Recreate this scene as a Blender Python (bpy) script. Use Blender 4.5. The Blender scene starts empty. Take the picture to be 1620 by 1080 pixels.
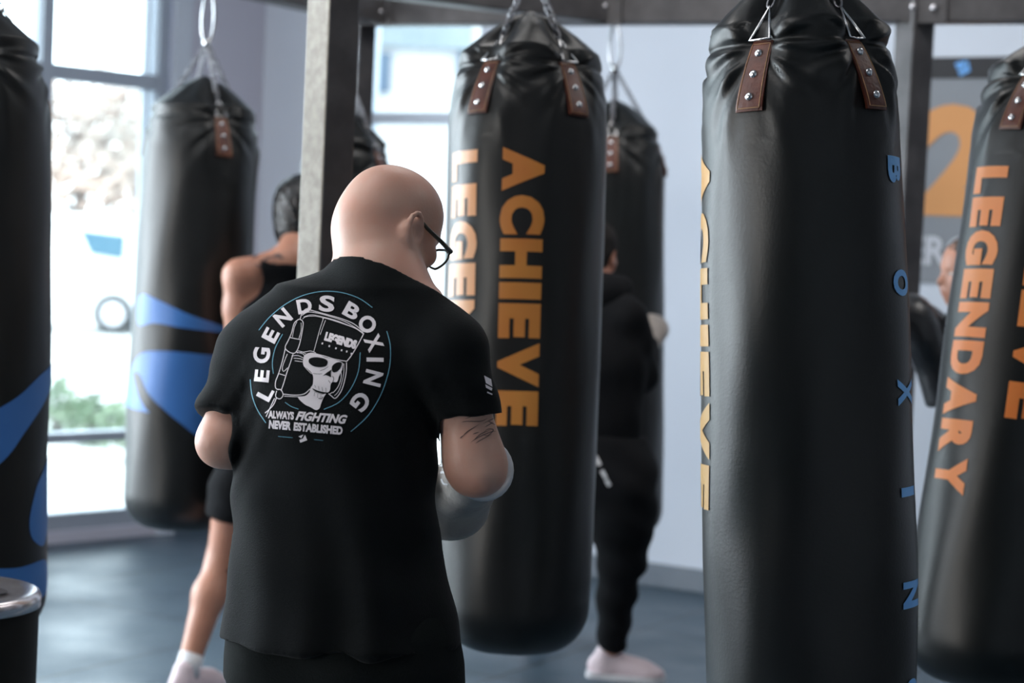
import bpy, bmesh, math, random
import numpy as np
from mathutils import Vector, Matrix
from mathutils.bvhtree import BVHTree
from mathutils.geometry import tessellate_polygon

random.seed(7)
scene = bpy.context.scene
COL = scene.collection

# ------------------------------------------------------------------ camera
F_PX = 3000.0
PITCH = math.radians(2.84)
ROLL = math.radians(2.6)
CAM_Z = 1.6
fwd = Vector((0, math.cos(PITCH), -math.sin(PITCH)))
up0 = Vector((0, math.sin(PITCH), math.cos(PITCH)))
rt0 = Vector((1, 0, 0))
crt = rt0 * math.cos(ROLL) + up0 * math.sin(ROLL)
cup = up0 * math.cos(ROLL) - rt0 * math.sin(ROLL)
cpos = Vector((0, 0, CAM_Z))
cam_d = bpy.data.cameras.new('camera')
cam = bpy.data.objects.new('camera', cam_d)
COL.objects.link(cam)
cam_d.sensor_width = 36.0
cam_d.lens = F_PX / 1620 * 36
M = Matrix((crt, cup, -fwd)).transposed().to_4x4()
M.translation = cpos
cam.matrix_world = M
cam_d.dof.use_dof = True
cam_d.dof.focus_distance = 3.45
cam_d.dof.aperture_fstop = 3.0
cam_d.clip_end = 300
scene.camera = cam

def at(px, py, d):
    """point of the place seen at photo pixel (px,py) at distance d along the view axis"""
    return cpos + fwd * d + crt * ((px - 810) / F_PX * d) + cup * ((540 - py) / F_PX * d)

# ------------------------------------------------------------------ world / colour
scene.view_settings.view_transform = 'Standard'
scene.view_settings.look = 'None'
scene.view_settings.exposure = 0.0
scene.view_settings.gamma = 1.0
scene.view_settings.use_curve_mapping = False
scene.cycles.use_denoising = True
scene.cycles.max_bounces = 8
scene.cycles.diffuse_bounces = 4
scene.cycles.glossy_bounces = 4
scene.cycles.transparent_max_bounces = 12
scene.cycles.sample_clamp_indirect = 6.0
world = bpy.data.worlds.new('sky')
scene.world = world
world.use_nodes = True
wn = world.node_tree
bg = wn.nodes['Background']
bg.inputs['Color'].default_value = (0.80, 0.91, 1.0, 1)
bg.inputs['Strength'].default_value = 7.0

# ------------------------------------------------------------------ room plan
C0 = Vector((-1.42, 10.4, 0))
dW = Vector((-1, -1.05, 0)).normalized()      # window wall runs from the far corner towards camera left
dR = Vector((1, -0.6, 0)).normalized()        # rear wall runs from the far corner towards the right
LW, LR, HC = 14.0, 12.0, 4.2
nW = Vector((-dW.y, dW.x, 0)) * -1
if nW.dot(Vector((0, 0, 0)) - C0) < 0: nW = -nW
nR = Vector((-dR.y, dR.x, 0))
if nR.dot(Vector((0, 0, 0)) - C0) < 0: nR = -nR

def hit_wall(px, py, o, d):
    """(u,z) on the vertical wall through o along d seen at the pixel"""
    r = at(px, py, 1.0) - cpos
    n = Vector((-d.y, d.x, 0))
    t = (o - cpos).dot(n) / r.dot(n)
    p = cpos + r * t
    return (p - o).dot(d), p.z

# daylight: soft area lights just outside the windows that lie out of the frame, portals on the others
def area(name, loc, direction, sx, sy, power, color=(0.86, 0.94, 1.0), portal=False):
    l = bpy.data.lights.new(name, 'AREA')
    l.shape = 'RECTANGLE'; l.size = sx; l.size_y = sy; l.energy = power; l.color = color
    if portal:
        l.cycles.is_portal = True
    o = bpy.data.objects.new(name, l)
    o.location = loc
    o.rotation_euler = direction.to_track_quat('-Z', 'Y').to_euler()
    COL.objects.link(o)
    return o
area('window_portal', C0 + dW * 1.95 + Vector((0, 0, 2.1)) - nW * 0.12, nW, 2.4, 4.0, 1, portal=True)
area('window_portal', C0 + dR * 1.7 + Vector((0, 0, 1.7)) - nR * 0.12, nR, 2.4, 3.0, 1, portal=True)
area('daylight_left_windows', C0 + dW * 6.4 + Vector((0, 0, 2.0)) - nW * 0.05, nW, 6.0, 3.4, 850)
area('daylight_near_windows', C0 + dW * 11.4 + Vector((0, 0, 2.0)) - nW * 0.05, nW, 3.0, 3.4, 170)
for lx, ly in ((-3.4, 4.4), (0.3, 6.2), (3.2, 5.0), (-1.2, 3.0)):
    area('overhead_fill_light', Vector((lx, ly, 4.15)), Vector((0, 0, -1)), 1.6, 1.6, 42, (1.0, 0.96, 0.93))  # added soft fill from above; no ceiling panels are built for it
area('back_highlight_light', Vector((-8.8, -0.95, 1.9)), -dW, 1.6, 3.0, 230, (1.0, 0.95, 0.88))  # added light for a warm highlight strip on the bags; this wall has no window

sun_d = bpy.data.lights.new('sun', 'SUN')
sun_d.energy = 3.0; sun_d.angle = math.radians(2); sun_d.color = (1, 0.95, 0.88)
sun = bpy.data.objects.new('sun', sun_d)
sun.rotation_euler = Vector((-0.55, 0.55, -0.75)).to_track_quat('-Z', 'Y').to_euler()
COL.objects.link(sun)

# ------------------------------------------------------------------ materials
def mat(name, color, rough=0.5, metal=0.0, spec=0.5, noise=None, bump=None, sheen=0.0, emit=None, coat=0.0, sss=0.0):
    """noise=(scale, amount, second colour); bump=(scale, strength)"""
    m = bpy.data.materials.new(name)
    m.use_nodes = True
    nt = m.node_tree
    b = nt.nodes['Principled BSDF']
    b.inputs['Base Color'].default_value = (*color, 1)
    b.inputs['Roughness'].default_value = rough
    b.inputs['Metallic'].default_value = metal
    b.inputs['Specular IOR Level'].default_value = spec
    b.inputs['Coat Weight'].default_value = coat
    b.inputs['Coat Roughness'].default_value = 0.3
    if sss:
        b.inputs['Subsurface Weight'].default_value = sss
        b.inputs['Subsurface Radius'].default_value = (0.012, 0.005, 0.003)
        b.inputs['Subsurface Scale'].default_value = 1.0
    if sheen:
        b.inputs['Sheen Weight'].default_value = sheen
    if emit:
        b.inputs['Emission Color'].default_value = (*emit[0], 1)
        b.inputs['Emission Strength'].default_value = emit[1]
    tc = nt.nodes.new('ShaderNodeTexCoord')
    if noise:
        n = nt.nodes.new('ShaderNodeTexNoise')
        n.inputs['Scale'].default_value = noise[0]
        n.inputs['Detail'].default_value = 5
        nt.links.new(tc.outputs['Object'], n.inputs['Vector'])
        r = nt.nodes.new('ShaderNodeMapRange')
        r.inputs[1].default_value = 0.35; r.inputs[2].default_value = 0.65
        r.inputs[3].default_value = 0; r.inputs[4].default_value = noise[1]
        nt.links.new(n.outputs[0], r.inputs[0])
        mx = nt.nodes.new('ShaderNodeMix'); mx.data_type = 'RGBA'
        mx.inputs[6].default_value = (*color, 1); mx.inputs[7].default_value = (*noise[2], 1)
        nt.links.new(r.outputs[0], mx.inputs[0])
        nt.links.new(mx.outputs[2], b.inputs['Base Color'])
    if bump:
        n2 = nt.nodes.new('ShaderNodeTexNoise')
        n2.inputs['Scale'].default_value = bump[0]
        n2.inputs['Detail'].default_value = 4
        nt.links.new(tc.outputs['Object'], n2.inputs['Vector'])
        bp = nt.nodes.new('ShaderNodeBump')
        bp.inputs['Strength'].default_value = bump[1]
        bp.inputs['Distance'].default_value = 0.01
        nt.links.new(n2.outputs[0], bp.inputs['Height'])
        nt.links.new(bp.outputs[0], b.inputs['Normal'])
    return m

MT = {}
MT['vinyl'] = mat('black_vinyl', (0.0035, 0.0052, 0.0054), 0.38, spec=0.42, noise=(3, 1, (0.007, 0.0075, 0.008)), bump=(160, 0.05))
MT['leather'] = mat('brown_leather', (0.13, 0.032, 0.016), 0.42, noise=(25, 1, (0.065, 0.016, 0.010)), bump=(120, 0.15))
MT['stitch'] = mat('tan_stitching', (0.45, 0.25, 0.13), 0.7, noise=(50, 1, (0.35, 0.2, 0.1)))
MT['chrome'] = mat('polished_steel', (0.75, 0.76, 0.78), 0.18, 1.0, noise=(40, 1, (0.6, 0.6, 0.62)))
MT['darkchain'] = mat('zinc_chain', (0.32, 0.32, 0.34), 0.32, 1.0, noise=(40, 1, (0.2, 0.2, 0.22)))
MT['or_yellow'] = mat('golden_print', (0.46, 0.28, 0.09), 0.45, noise=(4, 1, (0.50, 0.26, 0.06)))
MT['or_mid'] = mat('orange_print', (0.54, 0.24, 0.040), 0.45, noise=(3, 1, (0.48, 0.16, 0.03)))
MT['or_sheen'] = mat('orange_print_with_sheen', (0.70, 0.40, 0.24), 0.35, noise=(3, 1, (0.72, 0.33, 0.14)))  # orange print with the wash of a reflection mixed into its colour
MT['or_red'] = mat('deep_orange_print', (0.80, 0.21, 0.04), 0.45, noise=(3, 1, (0.74, 0.25, 0.06)))
MT['blue'] = mat('blue_print', (0.038, 0.15, 0.43), 0.42, noise=(3, 1, (0.042, 0.17, 0.48)))
MT['ltblue'] = mat('light_blue_print', (0.13, 0.38, 0.80), 0.5, noise=(3, 1, (0.15, 0.42, 0.8)))
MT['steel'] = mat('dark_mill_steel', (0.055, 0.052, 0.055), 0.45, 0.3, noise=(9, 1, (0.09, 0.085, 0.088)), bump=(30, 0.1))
MT['galv_lit'] = mat('mottled_steel_lit_side', (0.30, 0.27, 0.23), 0.55, 0.1, noise=(38, 1, (0.40, 0.37, 0.32)), bump=(60, 0.15))  # raw steel tone with the window light included
MT['bolt'] = mat('zinc_bolt', (0.72, 0.70, 0.74), 0.25, 0.9, noise=(60, 1, (0.5, 0.5, 0.52)))
MT['wall'] = mat('white_wall_paint', (0.66, 0.71, 0.80), 0.7, noise=(1.5, 1, (0.64, 0.69, 0.78)), bump=(140, 0.05))
MT['lilac'] = mat('grey_lilac_wall_paint', (0.62, 0.61, 0.70), 0.7, noise=(1.5, 1, (0.60, 0.59, 0.68)), bump=(140, 0.05))
MT['darkwall'] = mat('charcoal_wall_paint', (0.06, 0.06, 0.065), 0.8, noise=(2, 1, (0.05, 0.05, 0.055)))
MT['ceil'] = mat('grey_ceiling_paint', (0.30, 0.31, 0.33), 0.9, noise=(2, 1, (0.28, 0.29, 0.31)))
MT['base'] = mat('grey_vinyl_baseboard', (0.17, 0.20, 0.24), 0.5, noise=(8, 1, (0.15, 0.18, 0.22)))
MT['alu'] = mat('anodised_window_frame', (0.42, 0.46, 0.53), 0.4, 0.2, noise=(5, 1, (0.39, 0.43, 0.50)))
MT['skin'] = mat('skin', (0.55, 0.335, 0.26), 0.45, noise=(13, 0.9, (0.57, 0.29, 0.215)), bump=(150, 0.06), sss=0.12)
MT['skin2'] = mat('tanned_skin', (0.50, 0.24, 0.16), 0.45, noise=(9, 0.8, (0.40, 0.18, 0.12)), bump=(90, 0.06), sss=0.1)
MT['shirt'] = mat('black_cotton', (0.0035, 0.0048, 0.0055), 0.92, spec=0.15, noise=(5, 1, (0.0045, 0.006, 0.007)), bump=(420, 0.25), sheen=0.05)
MT['pants'] = mat('charcoal_cotton', (0.008, 0.010, 0.010), 0.95, spec=0.15, noise=(5, 1, (0.006, 0.008, 0.008)), bump=(300, 0.2))
MT['black'] = mat('black_fabric', (0.004, 0.0045, 0.006), 0.9, spec=0.2, noise=(8, 1, (0.006, 0.0065, 0.008)), bump=(200, 0.2))
MT['white'] = mat('white_ink', (0.82, 0.76, 0.79), 0.7, noise=(30, 0.5, (0.74, 0.68, 0.72)))
MT['cyan'] = mat('teal_ink', (0.12, 0.34, 0.46), 0.7, noise=(30, 0.5, (0.16, 0.40, 0.52)))
MT['ink'] = mat('tattoo_ink', (0.075, 0.055, 0.055), 0.6, noise=(60, 1, (0.13, 0.08, 0.07)))
MT['glove'] = mat('grey_glove_leather', (0.36, 0.315, 0.28), 0.5, noise=(18, 1, (0.27, 0.24, 0.22)), bump=(90, 0.2))
MT['cuff'] = mat('white_glove_trim', (0.72, 0.72, 0.74), 0.5, noise=(18, 1, (0.6, 0.6, 0.62)))
MT['bglove'] = mat('black_glove_leather', (0.012, 0.012, 0.014), 0.28, spec=0.7, noise=(18, 1, (0.02, 0.02, 0.022)), bump=(70, 0.2))
MT['hair'] = mat('dark_hair', (0.010, 0.012, 0.014), 0.22, spec=0.6, noise=(50, 1, (0.025, 0.02, 0.018)), bump=(80, 0.5))
MT['matthair'] = mat('short_dark_hair', (0.012, 0.010, 0.010), 0.8, spec=0.2, noise=(50, 1, (0.02, 0.017, 0.016)), bump=(80, 0.5))
MT['brownhair'] = mat('brown_hair', (0.08, 0.04, 0.025), 0.5, noise=(50, 1, (0.05, 0.028, 0.018)), bump=(80, 0.5))
MT['shoe'] = mat('pale_sneaker', (0.72, 0.60, 0.64), 0.6, noise=(14, 1, (0.66, 0.54, 0.58)), bump=(60, 0.2))
MT['sock'] = mat('white_cotton_sock', (0.72, 0.72, 0.74), 0.9, noise=(30, 1, (0.62, 0.62, 0.66)))
MT['eye'] = mat('eye_white', (0.75, 0.73, 0.70), 0.2, noise=(30, 0.5, (0.7, 0.66, 0.62)))
MT['frame'] = mat('dark_glasses_frame', (0.05, 0.055, 0.045), 0.3, 0.5, noise=(30, 1, (0.09, 0.09, 0.07)))
MT['brushed'] = mat('brushed_steel_lid', (0.82, 0.78, 0.80), 0.25, 0.9, noise=(20, 1, (0.7, 0.66, 0.7)))
MT['darkslot'] = mat('dark_opening', (0.02, 0.018, 0.022), 0.5, noise=(9, 1, (0.03, 0.026, 0.03)))
MT['banner'] = mat('grey_banner_print', (0.27, 0.29, 0.32), 0.7, noise=(2, 1, (0.25, 0.27, 0.30)))
MT['bandark'] = mat('charcoal_banner_print', (0.035, 0.036, 0.04), 0.7, noise=(2, 1, (0.03, 0.03, 0.035)))
MT['banor'] = mat('soft_orange_banner_print', (0.72, 0.34, 0.13), 0.7, noise=(2, 1, (0.68, 0.32, 0.12)))
MT['banwhite'] = mat('white_banner_print', (0.62, 0.64, 0.70), 0.7, noise=(2, 1, (0.58, 0.6, 0.66)))
MT['concrete'] = mat('pale_outdoor_paving', (0.55, 0.55, 0.54), 0.9, noise=(0.7, 1, (0.47, 0.47, 0.46)), bump=(20, 0.2))
MT['carpaint'] = mat('white_car_paint', (0.80, 0.80, 0.80), 0.3, noise=(2, 0.5, (0.76, 0.76, 0.76)))
MT['carglass'] = mat('tinted_car_glass', (0.03, 0.10, 0.15), 0.6, noise=(2, 1, (0.04, 0.12, 0.17)))
MT['tyre'] = mat('tyre_rubber', (0.03, 0.03, 0.03), 0.8, noise=(20, 1, (0.05, 0.05, 0.05)))
MT['leaf'] = mat('shrub_leaves', (0.10, 0.16, 0.09), 0.7, noise=(3, 1, (0.17, 0.22, 0.14)))
MT['autumn'] = mat('autumn_leaves', (0.46, 0.33, 0.27), 0.8, noise=(0.6, 1, (0.40, 0.37, 0.34)))
MT['bark'] = mat('bark', (0.16, 0.13, 0.12), 0.9, noise=(3, 1, (0.10, 0.08, 0.07)), bump=(9, 0.5))
MT['siding'] = mat('pale_siding', (0.40, 0.40, 0.41), 0.8, noise=(0.4, 1, (0.34, 0.34, 0.36)))
MT['lightclad'] = mat('light_grey_cladding', (0.13, 0.16, 0.18), 0.7, noise=(1.5, 1, (0.17, 0.20, 0.22)))
MT['binblack'] = mat('matte_black_steel', (0.006, 0.007, 0.007), 0.6, spec=0.2, noise=(8, 1, (0.009, 0.010, 0.010)))
MT['slate'] = mat('blue_grey_cladding', (0.055, 0.085, 0.125), 0.7, noise=(1, 1, (0.045, 0.07, 0.11)))

# rubber floor with tile seams
def floor_mat():
    m = bpy.data.materials.new('black_rubber_tiles'); m.use_nodes = True
    nt = m.node_tree; b = nt.nodes['Principled BSDF']
    tc = nt.nodes.new('ShaderNodeTexCoord')
    mp = nt.nodes.new('ShaderNodeMapping'); mp.inputs['Rotation'].default_value[2] = math.atan2(0.6, 1)
    nt.links.new(tc.outputs['Object'], mp.inputs['Vector'])
    br = nt.nodes.new('ShaderNodeTexBrick')
    br.offset = 0.0
    br.inputs['Scale'].default_value = 1.0
    br.inputs['Brick Width'].default_value = 1.2
    br.inputs['Row Height'].default_value = 1.2
    br.inputs['Mortar Size'].default_value = 0.006
    br.inputs['Color1'].default_value = (0.050, 0.085, 0.118, 1)
    br.inputs['Color2'].default_value = (0.044, 0.076, 0.106, 1)
    br.inputs['Mortar'].default_value = (0.008, 0.010, 0.012, 1)
    nt.links.new(mp.outputs[0], br.inputs['Vector'])
    n = nt.nodes.new('ShaderNodeTexNoise'); n.inputs['Scale'].default_value = 2.2; n.inputs['Detail'].default_value = 6
    nt.links.new(tc.outputs['Object'], n.inputs['Vector'])
    n2 = nt.nodes.new('ShaderNodeTexNoise'); n2.inputs['Scale'].default_value = 240
    nt.links.new(tc.outputs['Object'], n2.inputs['Vector'])
    r = nt.nodes.new('ShaderNodeMapRange'); r.inputs[3].default_value = 0.30; r.inputs[4].default_value = 0.52
    r.inputs[1].default_value = 0.3; r.inputs[2].default_value = 0.7
    nt.links.new(n.outputs[0], r.inputs[0]); nt.links.new(r.outputs[0], b.inputs['Roughness'])
    nt.links.new(br.outputs[0], b.inputs['Base Color'])
    bp = nt.nodes.new('ShaderNodeBump'); bp.inputs['Strength'].default_value = 0.15; bp.inputs['Distance'].default_value = 0.003
    nt.links.new(n2.outputs[0], bp.inputs['Height']); nt.links.new(bp.outputs[0], b.inputs['Normal'])
    return m
MT['floor'] = floor_mat()

def glass_mat():
    m = bpy.data.materials.new('window_glass'); m.use_nodes = True
    nt = m.node_tree; nt.nodes.clear()
    o = nt.nodes.new('ShaderNodeOutputMaterial'); mx = nt.nodes.new('ShaderNodeMixShader')
    t = nt.nodes.new('ShaderNodeBsdfTransparent'); g = nt.nodes.new('ShaderNodeBsdfGlossy'); f = nt.nodes.new('ShaderNodeFresnel')
    g.inputs['Roughness'].default_value = 0.02; t.inputs['Color'].default_value = (0.93, 0.97, 0.97, 1)
    nt.links.new(f.outputs[0], mx.inputs[0]); nt.links.new(t.outputs[0], mx.inputs[1]); nt.links.new(g.outputs[0], mx.inputs[2])
    nt.links.new(mx.outputs[0], o.inputs[0])
    return m
MT['glass'] = glass_mat()

# ------------------------------------------------------------------ object helpers
def tag(o, label=None, cat=None, group=None, kind=None):
    if label: o['label'] = label
    if cat: o['category'] = cat
    if group: o['group'] = group
    if kind: o['kind'] = kind
    return o

def empty(name, loc=(0, 0, 0), **kw):
    o = bpy.data.objects.new(name, None)
    o.location = loc; o.empty_display_size = 0.1
    COL.objects.link(o)
    return tag(o, **kw)

def link_mesh(name, me, m, parent=None, smooth=False, world=True):
    o = bpy.data.objects.new(name, me)
    if m is not None: me.materials.append(m)
    COL.objects.link(o)
    if parent is not None:
        o.parent = parent
        if world:
            o.matrix_parent_inverse = world_of(parent).inverted()
    if smooth:
        me.polygons.foreach_set('use_smooth', [True] * len(me.polygons))
    return o

def world_of(o):
    mw = o.matrix_basis.copy()
    if o.parent is not None:
        mw = world_of(o.parent) @ o.matrix_parent_inverse @ mw
    return mw

def from_data(name, verts, faces, m, parent=None, smooth=False, world=True):
    me = bpy.data.meshes.new(name)
    me.from_pydata([tuple(v) for v in verts], [], [tuple(f) for f in faces])
    me.update()
    return link_mesh(name, me, m, parent, smooth, world)

class MB:
    def __init__(s): s.v = []; s.f = []
    def add(s, v, f):
        n = len(s.v); s.v += [Vector(p) for p in v]; s.f += [tuple(i + n for i in q) for q in f]
    def box(s, c, size, mtx=None):
        x, y, z = [a / 2 for a in size]
        v = [Vector((sx * x, sy * y, sz * z)) for sz in (-1, 1) for sy in (-1, 1) for sx in (-1, 1)]
        v = [(mtx @ p if mtx else p) + Vector(c) for p in v]
        s.add(v, [(0, 2, 3, 1), (4, 5, 7, 6), (0, 1, 5, 4), (2, 6, 7, 3), (0, 4, 6, 2), (1, 3, 7, 5)])
    def tube(s, pts, r, n=10, closed=False, cap=True):
        pts = [Vector(p) for p in pts]
        rs = r if isinstance(r, (list, tuple)) else [r] * len(pts)
        N = len(pts); base = len(s.v); prev = None
        for i, p in enumerate(pts):
            if closed: t = pts[(i + 1) % N] - pts[(i - 1) % N]
            else: t = pts[min(i + 1, N - 1)] - pts[max(i - 1, 0)]
            t.normalize()
            if prev is None:
                a = t.orthogonal().normalized()
            else:
                a = (prev - t * prev.dot(t)).normalized()
            prev = a; b = t.cross(a)
            for k in range(n):
                an = 2 * math.pi * k / n
                s.v.append(p + (a * math.cos(an) + b * math.sin(an)) * rs[i])
        m = N if closed else N - 1
        for i in range(m):
            for k in range(n):
                i2 = (i + 1) % N
                s.f.append((base + i * n + k, base + i * n + (k + 1) % n, base + i2 * n + (k + 1) % n, base + i2 * n + k))
        if not closed and cap:
            s.f.append(tuple(base + k for k in range(n))[::-1])
            s.f.append(tuple(base + (N - 1) * n + k for k in range(n)))
    def lathe(s, prof, n=24, mtx=None):
        base = len(s.v)
        for (r, z) in prof:
            for k in range(n):
                a = 2 * math.pi * k / n
                p = Vector((r * math.cos(a), r * math.sin(a), z))
                s.v.append(mtx @ p if mtx else p)
        for i in range(len(prof) - 1):
            for k in range(n):
                s.f.append((base + i * n + k, base + i * n + (k + 1) % n, base + (i + 1) * n + (k + 1) % n, base + (i + 1) * n + k))
        s.f.append(tuple(base + k for k in range(n))[::-1])
        s.f.append(tuple(base + (len(prof) - 1) * n + k for k in range(n)))
    def ball(s, c, r, n=10):
        if not isinstance(r, (tuple, list)): r = (r, r, r)
        prof = [(max(1e-4, math.sin(math.pi * i / n)), -math.cos(math.pi * i / n)) for i in range(n + 1)]
        s.lathe(prof, n * 2, Matrix.Translation(Vector(c)) @ Matrix.Diagonal((*r, 1)))
    def build(s, name, m, parent=None, smooth=False, world=True, bevel=0):
        me = bpy.data.meshes.new(name)
        me.from_pydata([tuple(v) for v in s.v], [], s.f)
        me.update()
        if bevel:
            bm = bmesh.new(); bm.from_mesh(me)
            bmesh.ops.bevel(bm, geom=list(bm.edges), offset=bevel, segments=2, affect='EDGES', profile=0.5)
            bm.to_mesh(me); bm.free()
        return link_mesh(name, me, m, parent, smooth, world)

# ------------------------------------------------------------------ flat lettering and art as 2-D meshes
def text2d(txt, size=1.0, bold=0.0, wide=1.0, slant=0.0, spacing=1.0):
    c = bpy.data.curves.new('t', 'FONT')
    c.body = txt; c.size = size; c.offset = bold; c.shear = slant; c.space_character = spacing
    c.resolution_u = 4
    o = bpy.data.objects.new('t', c)
    me = bpy.data.meshes.new_from_object(o)
    v = [(p.co.x * wide, p.co.y) for p in me.vertices]
    f = [tuple(p.vertices) for p in me.polygons]
    bpy.data.objects.remove(o); bpy.data.curves.remove(c); bpy.data.meshes.remove(me)
    return v, f

def fit2d(vf, x0, x1, y0, y1):
    """scale a 2-D mesh into a box"""
    v, f = vf
    ax = min(p[0] for p in v); bx = max(p[0] for p in v); ay = min(p[1] for p in v); by = max(p[1] for p in v)
    return [(x0 + (p[0] - ax) / max(1e-9, bx - ax) * (x1 - x0), y0 + (p[1] - ay) / max(1e-9, by - ay) * (y1 - y0)) for p in v], f

def poly2d(pts):
    t = tessellate_polygon([[Vector((p[0], p[1], 0)) for p in pts]])
    return [tuple(p) for p in pts], [tuple(x) for x in t]

def smoothpts(pts, closed=False, n=6):
    P = [Vector((p[0], p[1], 0)) for p in pts]; out = []
    N = len(P); m = N if closed else N - 1
    for i in range(m):
        p0 = P[(i - 1) % N] if closed or i > 0 else P[i]
        p1 = P[i]; p2 = P[(i + 1) % N]
        p3 = P[(i + 2) % N] if closed or i + 2 < N else p2
        for k in range(n):
            t = k / n
            q = 0.5 * ((2 * p1) + (-p0 + p2) * t + (2 * p0 - 5 * p1 + 4 * p2 - p3) * t * t + (-p0 + 3 * p1 - 3 * p2 + p3) * t ** 3)
            out.append((q.x, q.y))
    if not closed: out.append((P[-1].x, P[-1].y))
    return out

def stroke2d(pts, w, closed=False, taper=False):
    P = [Vector((p[0], p[1])) for p in pts]; N = len(P); v = []; f = []
    for i, p in enumerate(P):
        t = (P[(i + 1) % N] - P[(i - 1) % N]) if closed else (P[min(i + 1, N - 1)] - P[max(0, i - 1)])
        if t.length < 1e-9: t = Vector((1, 0))
        t.normalize(); n = Vector((-t.y, t.x))
        ww = w / 2
        if taper: ww *= max(0.15, math.sin(math.pi * (i + .3) / (N - .4)))
        v += [tuple(p + n * ww), tuple(p - n * ww)]
    for i in range(N if closed else N - 1):
        j = (i + 1) % N
        f.append((2 * i, 2 * i + 1, 2 * j + 1, 2 * j))
    return v, f

def join2d(parts):
    v = []; f = []
    for a, b in parts:
        n = len(v); v += list(a); f += [tuple(i + n for i in q) for q in b]
    return v, f

def refine2d(vf, maxlen):
    v, f = vf
    bm = bmesh.new()
    bv = [bm.verts.new((p[0], p[1], 0)) for p in v]
    for q in f:
        try: bm.faces.new([bv[i] for i in q])
        except ValueError: pass
    bmesh.ops.triangulate(bm, faces=list(bm.faces))
    for _ in range(7):
        e = [x for x in bm.edges if x.calc_length() > maxlen]
        if not e: break
        bmesh.ops.subdivide_edges(bm, edges=e, cuts=1)
        bmesh.ops.triangulate(bm, faces=[x for x in bm.faces if len(x.verts) > 3])
    bm.verts.index_update()
    V = [(p.co.x, p.co.y) for p in bm.verts]; F = [tuple(x.index for x in q.verts) for q in bm.faces]
    bm.free()
    return V, F
# ================================================================== THE SETTING
def wall_boxes(o, d, n_in, L, openings, thick=0.2, H=HC):
    """wall as boxes around rectangular openings (u0,u1,z0,z1); the inner face lies on the line o + u d"""
    mb = MB()
    us = sorted({0.0, L, *[a for q in openings for a in q[:2]]})
    R = Matrix((d, -n_in, Vector((0, 0, 1)))).transposed()
    for a, b in zip(us, us[1:]):
        mid = (a + b) / 2
        zs = [(0.0, H)]
        for (u0, u1, z0, z1) in openings:
            if u0 <= mid <= u1:
                zs = [(0.0, z0), (z1, H)]
        for z0, z1 in zs:
            if z1 - z0 > 1e-3:
                c = o + d * mid - n_in * (thick / 2) + Vector((0, 0, (z0 + z1) / 2))
                mb.box(c, (b - a, thick, z1 - z0), R)
    return mb

uJ = hit_wall(292, 60, C0, dW)[0]          # jamb where glazing starts
uM1 = hit_wall(264, 100, C0, dW)[0]
uM2 = hit_wall(81, 60, C0, dW)[0]
bay = uM2 - uM1
zT = hit_wall(170, 121, C0, dW)[1]
zL = hit_wall(135, 693, C0, dW)[1]
nbay = int((LW - 1.0 - uM1) / bay)
uEnd = uM1 + nbay * bay + 0.06
wl = wall_boxes(C0, dW, nW, LW, [(uM1 - 0.06, uEnd, 0.06, 3.7)]).build('wall_left', MT['lilac'])
tag(wl, kind='structure')
win = empty('window_1', C0 + dW * uM1, kind='structure')
RW = Matrix((dW, -nW, Vector((0, 0, 1)))).transposed()
fr = MB()
for k in range(nbay + 1):
    fr.box(C0 + dW * (uM1 + k * bay) - nW * 0.08 + Vector((0, 0, 1.88)), (0.065, 0.12, 3.64), RW)
for z, h in ((0.10, 0.09), (zL, 0.05), (zT, 0.075), (3.66, 0.08)):
    fr.box(C0 + dW * ((uM1 + uEnd) / 2) - nW * 0.08 + Vector((0, 0, z)), (uEnd - uM1, 0.10, h), RW)
fr.build('window_frame', MT['alu'], win)
th = MB()
uth = hit_wall(246, 60, C0, dW)[0]
th.box(C0 + dW * uth - nW * 0.08 + Vector((0, 0, 1.88)), (0.014, 0.06, 3.6), RW)
th.build('window_gasket', MT['alu'], win)
for k in range(nbay):
    g = MB(); g.box(C0 + dW * (uM1 + (k + .5) * bay) - nW * 0.08 + Vector((0, 0, 1.88)), (bay - 0.06, 0.008, 3.56), RW)
    g.build('pane', MT['glass'], win)
# white reveal beside the glazing
tr = MB(); tr.box(C0 + dW * ((uJ + uM1) / 2 - 0.03) + nW * 0.012 + Vector((0, 0, 1.9)), (abs(uM1 - uJ) , 0.03, 3.8), RW)
tag(tr.build('trim_1', MT['wall']), kind='structure')

# rear wall with window
RR = Matrix((dR, -nR, Vector((0, 0, 1)))).transposed()
ua = hit_wall(560, 200, C0, dR)[0]; ub = hit_wall(765, 200, C0, dR)[0]
wr = wall_boxes(C0, dR, nR, LR, [(ua, ub, 0.35, 3.3)]).build('wall_rear', MT['wall'])
tag(wr, kind='structure')
win2 = empty('window_2', C0 + dR * ua, kind='structure')
f2 = MB()
for u in (ua + .03, ub - .03): f2.box(C0 + dR * u - nR * 0.08 + Vector((0, 0, 1.825)), (0.06, 0.1, 2.95), RR)
zt2 = hit_wall(660, 186, C0, dR)[1]
for z in (0.38, zt2, 3.27): f2.box(C0 + dR * ((ua + ub) / 2) - nR * 0.08 + Vector((0, 0, z)), (ub - ua, 0.1, 0.055), RR)
f2.build('window_frame', MT['alu'], win2)
g = MB(); g.box(C0 + dR * ((ua + ub) / 2) - nR * 0.08 + Vector((0, 0, 1.825)), (ub - ua - .08, 0.008, 2.85), RR)
g.build('pane', MT['glass'], win2)

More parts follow.
